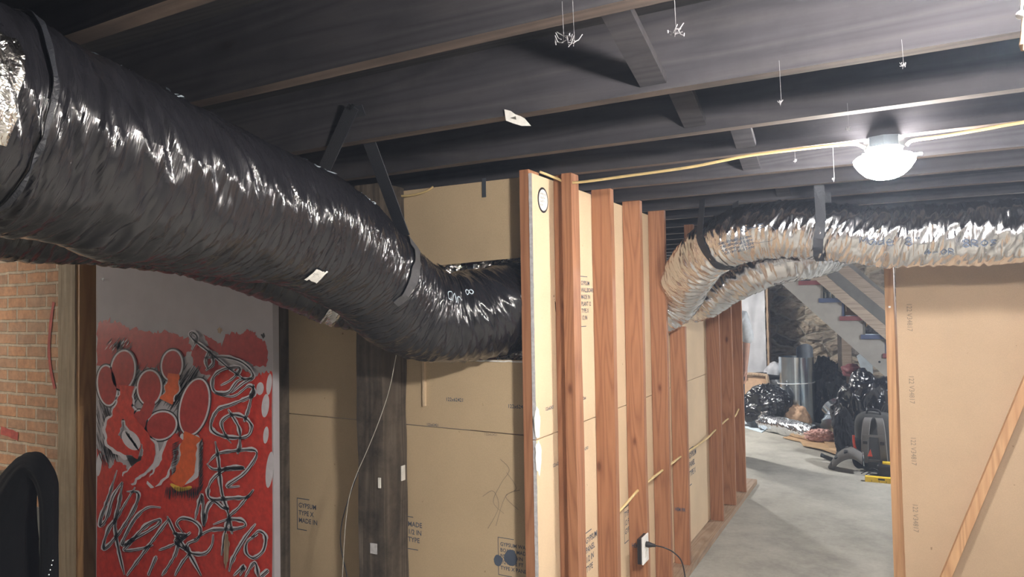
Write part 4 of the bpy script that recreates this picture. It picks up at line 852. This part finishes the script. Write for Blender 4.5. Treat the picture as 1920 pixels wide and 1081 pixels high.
# rails parallel to the flight
dirn = V((run, 0, -rise)).normalized()
a = P(1548, 528, 1, YS-.03); MB().beam(a-dirn*.7, a+dirn*2.2, .035, .105, (0, 1, 0)).build('guard_rail', M['rail'], sc, bevel=.002)
a = P(1585, 507, 1, YS-.03); MB().beam(a-dirn*.7, a+dirn*2.0, .035, .115, (0, 1, 0)).build('guard_rail', M['rail'], sc, bevel=.002)
tag(MB().beam(P(1585, 507, 1, YS+1.0)-dirn*1.2, P(1585, 525, 1, YS+1.0)+dirn*1.6, .03, .30, (0, 1, 0)).build('plaster_slope', M['stringer']), 'pale plaster strip on the slope between the two stair rails', 'plaster')
q = P(1587, 885-125+40, 1, YS); MB().lathe(P(1649, 678, 1, YS+.009), [(.012, -.004), (.012, .001)], 12, axis=1).build('knot_hole', M['black'], sc)
# paint cans on the second blue tread etc.
for k, (px, lb) in enumerate(((1547, 'left one of three on the blue stair tread'), (1554, 'middle one of three on the blue stair tread'), (1563, 'right one of three on the blue stair tread'))):
    x = P(px, 550, 1, YS+.1).x; z = Z0+.012
    t = thing('tin_can', (x, YS+.1+.05*(k % 2), z), 'small silver tin can, '+lb, 'can', 'cans on the stair tread')
    MB().lathe((x, YS+.1+.05*(k % 2), z), [(.018, 0), (.019, .002), (.019, .066), (.018, .07)], 20).build('body', M['metal'], t, smooth=False)
    MB().lathe((x, YS+.1+.05*(k % 2), z+.07), [(.019, 0), (.0195, .004), (.015, .005)], 20).build('lid', M['white'], t)
x = X0+run; z = Z0-rise+.012
cb = thing('cardboard_box', (x+.12, YS+.25, z), 'open tan box standing on the maroon stair tread', 'box')
MB().box((x+.05, YS+.1, z), (x+.2, YS+.4, z+.012)).build('bottom', M['cardboard'], cb)
for a, b_ in (((x+.05, YS+.1, z), (x+.055, YS+.4, z+.12)), ((x+.195, YS+.1, z), (x+.2, YS+.4, z+.08)), ((x+.05, YS+.395, z), (x+.2, YS+.4, z+.10)), ((x+.05, YS+.1, z), (x+.2, YS+.105, z+.05))): MB().box(a, b_).build('side', M['cardboard'], cb)
tag(MB().prism([(x+.06, YS+.02, z+.001), (x+.2, YS+.03, z+.001), (x+.2, YS+.09, z+.004), (x+.06, YS+.085, z+.004)], (0, 0, 1), .006).build('white_paper', M['white']), 'flat white paper at the front of the maroon stair tread', 'paper')
x = X0+2*run; z = Z0-2*rise+.012
lump((x+.12, YS+.13, z+.05), (.075, .08, .05), 21, M['sheet'], 'plastic_bag', None, .3, 4, .95); tag(bpy.context.scene.objects['plastic_bag'], 'crumpled clear plastic bag on the lower blue stair tread', 'bag')
tag(lump((x+.09, YS+.3, z+.06), (.06, .06, .06), 22, M['cardboard'], 'crumpled_paper', None, .3, 4, .95), 'crumpled tan paper behind the clear bag on the lower blue tread', 'paper')
tag(MB().box((x+.04, YS+.0, z), (x+.22, YS+.05, z+.006)).build('white_strip', M['foam']), 'thin pale strip lying on the edge of the lower blue tread', 'strip')
# milky plastic sheet, lath edge
sm = MB(); n = 50; m = 30; xa_, xz_ = -2.9, P(1436, 600, 1, 9.9).x; vs = []
for i in range(n+1):
    for j in range(m+1):
        z = .05+2.1*j/m; x = xa_+(xz_-xa_)*i/n; vs.append((x, 9.86+.03*N3((x*5, z*1.1, 0))+.02*N3((x*14, z*3, 5)), z))
sm.add(vs, [(i*(m+1)+j, (i+1)*(m+1)+j, (i+1)*(m+1)+j+1, i*(m+1)+j+1) for i in range(n) for j in range(m)])
tag(sm.build('plastic_sheet', M['sheet'], smooth=True, flip=True), 'milky plastic sheet hung over the wall left of the stone', 'plastic sheet')
q = P(1439, 600, 1, 9.85); mb = MB()
vs = []; n = 70
for i in range(n+1):
    z = 2.15*i/n; w = .013+.008*N3((3, 1, z*12)); vs += [(q.x-w, 9.84, z), (q.x+w, 9.84, z), (q.x+w, 10.0, z), (q.x-w, 10.0, z)]
mb.add(vs, [(i*4+k, i*4+(k+1) % 4, (i+1)*4+(k+1) % 4, (i+1)*4+k) for i in range(n) for k in range(4)]+[(3, 2, 1, 0), tuple(n*4+k for k in range(4))])
tag(mb.build('broken_lath', M['lath']), 'ragged vertical wood lath at the right edge of the plastic sheet', 'lath')
# under-stair posts and pieces
q = P(1577, 700, 1, 9.75); tag(MB().box((q.x-.03, 9.72, 0), (q.x+.03, 9.80, 1.35)).build('stair_post', M['timber'], bevel=.003), 'grey wooden post standing under the stairs before the stone wall', 'post')
q = P(1589, 700, 1, 9.72); tag(MB().box((q.x-.055, 9.70, 0), (q.x+.055, 9.73, 1.2)).build('brown_board', M['joist'] if 0 else M['rail'], bevel=.003), 'brown board standing right of the grey post under the stairs', 'board')
tag(MB().prism([P(x, y, 1, 9.2) for x, y in ((1606, 667), (1612, 663), (1636, 684), (1637, 700), (1617, 700))], (0, 1, 0), .04).build('foam_board', M['foam'], bevel=.002), 'pale foam board leaning under the stair side', 'foam board')
tag(lump(P(1598, 694, 1, 9.0), (.11, .10, .07), 31, M['maroon'], 'red_cloth', None, .15, 4), 'dusty maroon cloth heaped on top of the black bags', 'cloth')

# ------------------------------------------------------------------ far room: floor clutter
def fl(px, py): return P(px, py, 2, 0)
tag(MB().prism([fl(x, y) for x, y in ((1392, 800), (1420, 785), (1560, 783), (1640, 800), (1600, 826), (1545, 806), (1450, 794))], (0, 0, 1), .006).build('dark_mat', M['matte_dark']), 'dark flat mat spread under the metal roll and bags', 'mat')
tag(MB().prism([fl(x, y)+V((0, 0, .001)) for x, y in ((1390, 800), (1392, 786), (1432, 781), (1450, 800), (1428, 811))], (0, 0, 1), .008).build('pale_sheet', M['foam']), 'pale bluish flat sheet on the floor left of the foil duct piece', 'sheet')
cbp = [((1468, 822), (1500, 815), (1545, 828), (1585, 835), (1578, 846), (1540, 842), (1512, 832)), ((1500, 829), (1530, 835), (1560, 842), (1590, 846), (1575, 858), (1540, 846), (1506, 838)), ((1540, 826), (1580, 822), (1600, 838), (1582, 856), (1560, 850))]
for k, pl_ in enumerate(cbp):
    tag(MB().prism([fl(x, y)+V((0, 0, .010*k+.001+.02*abs(N3((x*.1, y*.1, k))))) for x, y in pl_], (0, 0, 1), .008).build('cardboard_piece', M['cardboard']), ['long flat cardboard strip under the foil duct piece', 'folded flat cardboard piece in front of the foil duct', 'curled cardboard piece beside the backpack strap'][k], 'cardboard', 'cardboard pieces on the floor')
# galvanised sheet roll
c = fl(1492, 788); c.y = 9.55; k_ = 9.55/fl(1492, 788).y; c = fl(1492, 788)*k_; c.z = 0
c = P(1492, 700, 1, 9.5); mr = thing('sheet_metal_roll', (c.x, c.y, 0), 'upright roll of shiny galvanised sheet metal in the far room', 'sheet metal')
def roll(r, a0, a1, z0, z1, cx, cy, dr=.0, th=.004, topcut=0):
    mb = MB(); n = 64; m = 2; vs = []
    for s_ in (0, th):
        for i in range(n+1):
            a = a0+(a1-a0)*i/n; rr = r+dr*i/n-s_
            zz = z1-topcut*(1-math.cos((i/n-.5)*math.pi))
            vs += [(cx+rr*math.cos(a), cy+rr*math.sin(a), z0), (cx+rr*math.cos(a), cy+rr*math.sin(a), zz)]
    N_ = 2*(n+1); mb.add(vs, [(2*i, 2*i+2, 2*i+3, 2*i+1) for i in range(n)]+[(N_+2*i, N_+2*i+1, N_+2*i+3, N_+2*i+2) for i in range(n)]+[(2*i+1, 2*i+3, N_+2*i+3, N_+2*i+1) for i in range(n)]+[(0, 1, N_+1, N_), (2*n, N_+2*n, N_+2*n+1, 2*n+1)]); return mb
rz = P(1492, 668, 1, 9.5).z; rw = (P(1530, 700, 1, 9.5)-P(1455, 700, 1, 9.5)).length/2*.93
roll(rw, -1.2, 5.6, .01, rz, c.x, c.y, -.03).build('outer_sheet', M['metal'], mr, smooth=False)
roll(rw*.5, .3, 2.6, .03, P(1500, 645, 1, 9.5).z, c.x+.10, c.y+.02, 0, topcut=.05).build('inner_sheet', M['metal_dark'], mr)
MB().tube([V((c.x+(rw+.002)*math.cos(a), c.y+(rw+.002)*math.sin(a), rz*.62+.012*math.cos(a))) for a in [k*.2-1.2 for k in range(34)]], .004, 6).build('tie_band', M['white'], mr)
# bags
def bag(px, py, Y, r, seed, label, mat='bag'):
    c = P(px, py, 1, Y); o = lump((c.x, c.y, r[2]*.9), r, seed, M[mat], 'garbage_bag', None, .17, 6, .9); return tag(o, label, 'bag', 'black bags in the far room')
bag(1436, 748, 9.15, (.30, .20, .27), 1, 'low black garbage bag left of the metal roll')
bag(1555, 720, 9.75, (.21, .16, .42), 2, 'black garbage bag just right of the metal roll')
bag(1622, 740, 8.0, (.30, .28, .41), 5, 'large black garbage bag behind the backpack')
bag(1584, 800, 7.6, (.09, .11, .24), 8, 'small dull black bag between the metal fittings and the backpack', 'cloth')
tag(lump(P(1428, 705, 1, 9.7)*1, (.24, .10, .05), 12, M['cloth'], 'dark_cloth', None, .2, 4), 'dark cloth draped on the pile below the plastic sheet', 'cloth')
bx = thing('tool_case', P(1418, 745, 1, 9.65)*V((1, 1, 0)) if 0 else V((P(1418, 745, 1, 9.65).x, 9.65, 0)), 'tan case with a pale handle behind the left black bag', 'case')
q = P(1420, 700, 1, 9.65); MB().box((q.x-.17, 9.55, 0), (q.x+.15, 9.80, q.z-.03)).build('body', M['kraft'], bx, bevel=.03)
MB().tube([V((q.x-.14, 9.53, q.z-.05)), V((q.x-.12, 9.53, q.z+.0)), V((q.x+.10, 9.53, q.z-.005)), V((q.x+.14, 9.53, q.z-.03)), V((q.x+.15, 9.53, q.z-.16))], .022, 10, smooth=6).build('handle', M['cable'] if 0 else M['lath'], bx, smooth=True)
tag(lump(P(1452, 705, 1, 9.75), (.12, .12, .17), 13, M['sheet'], 'plastic_bag', None, .2, 4), 'clear plastic bag bulging between the tan case and the metal roll', 'bag')
# foil duct piece lying on the floor
a = fl(1434, 806)+V((0, 0, .105)); b_ = fl(1530, 828)+V((0, 0, .085))
D5 = Duct([a-(b_-a)*.0, a.lerp(b_, .35)+V((0, 0, -.005)), a.lerp(b_, .7), b_], .098, .005, 60, 150, 70, lump=.5, mf=26)
d5 = thing('insulated_duct', ((a.x+b_.x)/2, (a.y+b_.y)/2, 0), 'short piece of silver foil duct lying on the floor of the far room', 'duct')
D5.mesh('jacket', M['foil'], d5)
lump(b_+(b_-a).normalized()*.06, (.13, .07, .06), 14, M['pink'], 'insulation', d5, .4, 5, freq=3.5)
collar(a, (a-b_), .02, .12, M['foil2'], 'end_fold', d5, 4, 40, 4)
# kraft bag
q = fl(1497, 786); kb = thing('paper_bag', (q.x, 9.3, 0), 'crumpled brown paper bag in front of the metal roll', 'bag')
q = P(1498, 772, 1, 9.35); lump((q.x, 9.12, .15), (.15, .10, .15), 15, M['kraft'], 'body', kb, .14, 5, .9); lump((q.x-.19, 9.15, .15), (.05, .05, .06), 16, M['kraft'], 'twisted_neck', kb, .3, 4)
# pipe elbow fitting
q = P(1560, 770, 1, 8.9); el = thing('duct_elbow', (q.x, 8.9, 0), 'shiny galvanised duct elbow lying between the bags', 'duct fitting')
seg = [V((q.x-.02, 8.95, .34)), V((q.x+.05, 8.9, .27)), V((q.x+.03, 8.85, .20)), V((q.x-.02, 8.8, .13)), V((q.x-.02, 8.7, .12))]
for k in range(4):
    MB().tube([seg[k], seg[k+1]], [.115-.008*k, .112-.008*k], 28, caps=(k == 3)).build('segment', M['metal'], el, smooth=False)
    MB().tube([seg[k+1]-(seg[k+1]-seg[k]).normalized()*.006, seg[k+1]+(seg[k+1]-seg[k]).normalized()*.006], .118-.008*k, 28).build('bead_ring', M['metal'], el)
# backpack
bq = P(1642, 874, 2, 0); by = 7.2; bx_ = P(1640, 800, 1, by).x; tp_z = P(1640, 772, 1, by).z
bk = thing('backpack', (bx_, by, 0), 'black and grey backpack standing on the floor by the partition stud', 'backpack')
def puff(c, r, name, mat, parent, p=3.2, seed=0, sub=5, amp=.05):
    bm = bmesh.new(); bmesh.ops.create_icosphere(bm, subdivisions=sub, radius=1); mb = MB(); vs = []
    for v in bm.verts:
        n_ = v.co.normalized(); k = (abs(n_.x)**p+abs(n_.y)**p+abs(n_.z)**p)**(-1/p); k *= 1+amp*N3(n_*2.5+V((seed, 0, 0))); vs.append(V(c)+V((n_.x*r[0]*k, n_.y*r[1]*k, n_.z*r[2]*k)))
    mb.add(vs, [tuple(w.index for w in f.verts) for f in bm.faces]); bm.free(); return mb.build(name, mat, parent, smooth=True)
H_ = tp_z
puff((bx_, by, H_*.5), (.165, .11, H_*.5), 'body', M['pack'], bk, 4)
puff((bx_-.12, by-.06, H_*.3), (.07, .07, H_*.26), 'side_pocket', M['cloth'], bk, 3.5, 3)
for sx in (-.075, .06):
    pts = [V((bx_+sx*.6, by-.10, H_*.93)), V((bx_+sx*.8, by-.155, H_*.86)), V((bx_+sx, by-.165, H_*.6)), V((bx_+sx*1.1, by-.15, H_*.35)), V((bx_+sx*1.2, by-.12, H_*.16))]
    pc_ = catmull(pts, 6); mb = MB(); vs = []
    for p_ in pc_: vs += [p_+V((-.032, 0, 0)), p_+V((-.026, -.016, 0)), p_+V((.026, -.016, 0)), p_+V((.032, 0, 0))]
    mb.add(vs, [(i*4+k, i*4+k+1, (i+1)*4+k+1, (i+1)*4+k) for i in range(len(pc_)-1) for k in range(3)]+[(i*4+3, i*4, (i+1)*4, (i+1)*4+3) for i in range(len(pc_)-1)]+[(3, 2, 1, 0), tuple((len(pc_)-1)*4+k for k in range(4))])
    s_ = mb.build('shoulder_strap', M['packlight'], bk, smooth=False)
    MB().box((bx_+sx-.018, by-.19, H_*.5), (bx_+sx+.018, by-.178, H_*.55)).build('buckle', M['black'], s_)
MB().box((bx_-.09, by-.185, H_*.62), (bx_+.07, by-.178, H_*.66)).build('chest_strap', M['packlight'], bk)
MB().box((bx_-.085, by-.13, H_*.18), (bx_+.075, by-.115, H_*.22)).build('lower_strap', M['packlight'], bk)
MB().tube([V((bx_-.06, by-.06, H_*.97)), V((bx_-.045, by-.07, H_*1.05)), V((bx_+.035, by-.07, H_*1.05)), V((bx_+.05, by-.06, H_*.97))], .009, 8, smooth=5).build('grab_handle', M['black'], bk, smooth=True)
MB().prism([(bx_-.06, by-.19, H_*.30), (bx_-.02, by-.19, H_*.30), (bx_-.035, by-.19, H_*.42)], (0, -1, 0), .008).build('red_tag', M['red'], bk)
MB().tube([V((bx_-.17, by-.13, H_*.62)), V((bx_-.165, by-.14, H_*.45)), V((bx_-.14, by-.15, H_*.33)), V((bx_-.10, by-.15, H_*.28))], .011, 8, smooth=5).build('red_cord', M['red'], bk, smooth=True)
MB().tube([V((bx_-.10, by-.15, H_*.40)), V((bx_-.095, by-.17, H_*.30)), V((bx_-.09, by-.17, H_*.12))], .006, 8, smooth=4).build('carabiner', M['metal'], bk)
# hip belt flopping left
hb = [fl(1640, 872), fl(1618, 872), fl(1590, 869), fl(1572, 862), fl(1568, 850)]; mb = MB(); vs = []
pc_ = catmull([V((bx_-.10, by-.12, .16)), V((bx_-.18, by-.10, .20)), V((bx_-.27, by-.06, .16)), V((bx_-.34, by-.02, .08)), V((bx_-.38, by+.0, .02))], 8)
for i, p_ in enumerate(pc_):
    w = .10-.0*i; q_ = V((0, -.11, -.02)); vs += [p_+V((0, .03, .012)), p_+V((0, -.06, .018)), p_+V((-.01, -.15, -.03 if p_.z > .06 else 0)), V((p_.x, p_.y-.14, max(.003, p_.z-.07))), V((p_.x, p_.y+.02, max(.003, p_.z-.05)))]
mb.add(vs, [(i*5+k, i*5+(k+1) % 5, (i+1)*5+(k+1) % 5, (i+1)*5+k) for i in range(len(pc_)-1) for k in range(5)]+[(4, 3, 2, 1, 0), tuple((len(pc_)-1)*5+k for k in range(5))])
hbm = mb.build('hip_belt', M['packlight'], bk, smooth=True)
for i in (12, 20): p_ = pc_[i]; MB().beam(p_+V((0, .02, .018)), p_+V((-.008, -.13, -.01)), .03, .012, (1, 0, .4)).build('belt_webbing', M['black'], hbm)
# small things on the floor
q = fl(1550, 862); kn = thing('utility_knife', (q.x, q.y, 0), 'small dark folding tool lying alone on the concrete', 'tool')
MB().beam((q.x-.05, q.y+.04, .035), (q.x+.05, q.y-.03, .018), .03, .03).build('handle', M['black'], kn, bevel=.005); MB().beam((q.x-.05, q.y+.03, .05), (q.x+.0, q.y+.0, .03), .02, .018).build('clip', M['metal_dark'], kn, bevel=.003)
q = fl(1552, 866); tag(MB().prism([(q.x-.06, q.y-.04, .0), (q.x+.05, q.y-.02, .0), (q.x+.06, q.y+.02, .0), (q.x-.03, q.y+.01, .0)], (0, 0, 1), .003).build('paper_scrap', M['lbl']), 'small pale scrap under the dark folding tool', 'paper scrap')
a = fl(1622, 901); b_ = a+V((.62, .0, 0)); lv = thing('spirit_level', (a.x+.3, a.y, 0), 'yellow level lying on the floor against the partition stud', 'level')
MB().box((a.x, a.y-.025, 0), (a.x+.62, a.y+.025, .045)).build('body', M['yellow'], lv, bevel=.004)
for k in range(10): MB().box((a.x+.05+.055*k, a.y-.0262, .003), (a.x+.053+.055*k, a.y-.025, .018)).build('scale_mark', M['black'], lv)
MB().box((a.x+.10, a.y-.027, .022), (a.x+.15, a.y-.0255, .036)).build('label_mark', M['black'], lv)
q = fl(1660, 892); dr = thing('tape_measure', (q.x, q.y, 0), 'black and yellow tool with loose wires next to the yellow level', 'tool')
puff((q.x+.0, q.y, .055), (.065, .05, .055), 'body', M['black'], dr, 4, sub=4); MB().box((q.x-.02, q.y-.03, .10), (q.x+.09, q.y+.03, .125)).build('yellow_cap', M['yellow'], dr, bevel=.006)
MB().tube([V((q.x-.05, q.y-.04, .05)), V((q.x-.10, q.y-.05, .07)), V((q.x-.14, q.y-.03, .04)), V((q.x-.19, q.y-.04, .012))], .004, 6, smooth=5).build('lead', M['black'], dr, smooth=True)
MB().tube([V((q.x-.05, q.y-.03, .03)), V((q.x-.11, q.y-.06, .035)), V((q.x-.15, q.y-.04, .008))], .004, 6, smooth=5).build('lead', M['black'], dr, smooth=True)

# ------------------------------------------------------------------ person (mostly hidden behind the last stud)
px_ = P(1386, 600, 1, 7.3).x; py_ = 7.3; hz = P(1395, 530, 1, 7.3).z
pr = thing('person', (px_-.12, py_, 0), 'person in a pale t-shirt and cap standing behind the last stud', 'person')
def skin_mesh(name, nodes, edges, mat, parent, sub=2):
    me = bpy.data.meshes.new(name); me.from_pydata([V(p[0])-wloc(parent) for p in nodes], edges, []); o = link(name, me, mat, parent)
    md = o.modifiers.new('skin', 'SKIN'); 
    for v, p in zip(me.skin_vertices[0].data, nodes): v.radius = (p[1], p[2] if len(p) > 2 else p[1])
    me.skin_vertices[0].data[0].use_root = True
    md.use_smooth_shade = True; s_ = o.modifiers.new('sub', 'SUBSURF'); s_.levels = s_.render_levels = sub
    dg = bpy.context.evaluated_depsgraph_get(); m2 = bpy.data.meshes.new_from_object(o.evaluated_get(dg)); o.modifiers.clear(); o.data = m2; m2.name = name; return o
bx0 = px_-.14; sc_ = hz/1.76
def Z(z): return z*sc_
def B(x, y, z): return (bx0+x, py_+y, Z(z))
sh_ = .19   # shoulders run along X (person faces +Y-ish, head turned right)
nodes = [(B(0, 0, .95), .13, .10), (B(0, 0, 1.15), .12, .09), (B(0, 0, 1.36), .14, .09), (B(0, 0, 1.49), .06, .06), (B(.01, 0, 1.56), .055, .06), (B(.015, 0, 1.65), .078, .09), (B(.015, 0, 1.72), .06, .075),
  (B(.17, 0, 1.42), .055, .055), (B(.205, .01, 1.16), .04, .04), (B(.20, -.06, .94), .028, .028), (B(.20, -.08, .87), .03, .018),
  (B(-.17, 0, 1.42), .055, .055), (B(-.21, .01, 1.16), .04, .04), (B(-.20, -.05, .94), .028, .028), (B(-.20, -.07, .87), .03, .018),
  (B(.09, 0, .85), .085, .085), (B(.10, -.01, .48), .055, .06), (B(.10, .02, .09), .036, .04), (B(.11, -.12, .035), .038, .03),
  (B(-.09, 0, .85), .085, .085), (B(-.10, -.01, .48), .055, .06), (B(-.10, .02, .09), .036, .04), (B(-.11, -.12, .035), .038, .03)]
edges = [(0, 1), (1, 2), (2, 3), (3, 4), (4, 5), (5, 6), (2, 7), (7, 8), (8, 9), (9, 10), (2, 11), (11, 12), (12, 13), (13, 14), (0, 15), (15, 16), (16, 17), (17, 18), (0, 19), (19, 20), (20, 21), (21, 22)]
for s_, hb_ in ((1, 10), (-1, 14)):
    h0 = nodes[hb_][0]
    for k in range(4):
        o_ = (-.020+.013*k); L_ = (.07, .08, .078, .062)[k]; i = len(nodes)
        nodes += [((h0[0]+s_*.004, h0[1]+o_, h0[2]-.045), .009), ((h0[0]+s_*.002, h0[1]+o_-.006, h0[2]-.045-L_*.55), .0085), ((h0[0]-s_*.012, h0[1]+o_-.01, h0[2]-.045-L_), .007)]
        edges += [(hb_, i), (i, i+1), (i+1, i+2)]
    i = len(nodes); nodes += [((h0[0], h0[1]-.036, h0[2]-.015), .010), ((h0[0]-s_*.004, h0[1]-.048, h0[2]-.05), .008)]; edges += [(hb_, i), (i, i+1)]
skin_mesh('body', nodes, edges, M['skin'], pr)
tsh = [(B(0, 0, .93), .165, .125), (B(0, 0, 1.15), .15, .115), (B(0, 0, 1.37), .165, .115), (B(0, 0, 1.47), .075, .075), (B(.18, 0, 1.42), .075, .075), (B(.225, .01, 1.13), .072, .07), (B(-.18, 0, 1.42), .075, .075), (B(-.225, .01, 1.13), .072, .07)]
skin_mesh('t_shirt', tsh, [(0, 1), (1, 2), (2, 3), (2, 4), (4, 5), (2, 6), (6, 7)], M['shirt'], pr)
tro = [(B(0, 0, .96), .145, .115), (B(.09, 0, .84), .1, .1), (B(.10, -.01, .48), .075, .08), (B(.10, .02, .08), .065, .065), (B(-.09, 0, .84), .1, .1), (B(-.10, -.01, .48), .075, .08), (B(-.10, .02, .08), .065, .065)]
skin_mesh('trousers', tro, [(0, 1), (1, 2), (2, 3), (0, 4), (4, 5), (5, 6)], M['denim'], pr)
hc = V(B(.015, 0, 1.655))
puff(hc+V((.0, 0, .055)), (.09, .10, .07), 'cap', M['cap'], pr, 2.3, sub=4, amp=.02)
MB().prism([hc+V((.07, -.06, .03)), hc+V((.13, -.055, .022)), hc+V((.165, 0, .028)), hc+V((.13, .055, .022)), hc+V((.07, .06, .03))], (0, 0, 1), .008).build('cap_brim', M['capred'], pr, bevel=.002)
for dx, dz, r_, nm in ((.088, -.015, .014, 'nose'), (.07, -.055, .012, 'mouth')): puff(hc+V((dx, 0, dz)), (r_, r_*.9, r_), nm, M['skin'], pr, 2, sub=3, amp=0)
for sy_ in (-1, 1):
    puff(hc+V((.074, sy_*.032, .008)), (.010, .012, .008), 'eye', M['white'], pr, 2, sub=3, amp=0); puff(hc+V((0, sy_*.09, -.005)), (.018, .008, .03), 'ear', M['skin'], pr, 2, sub=3, amp=0)
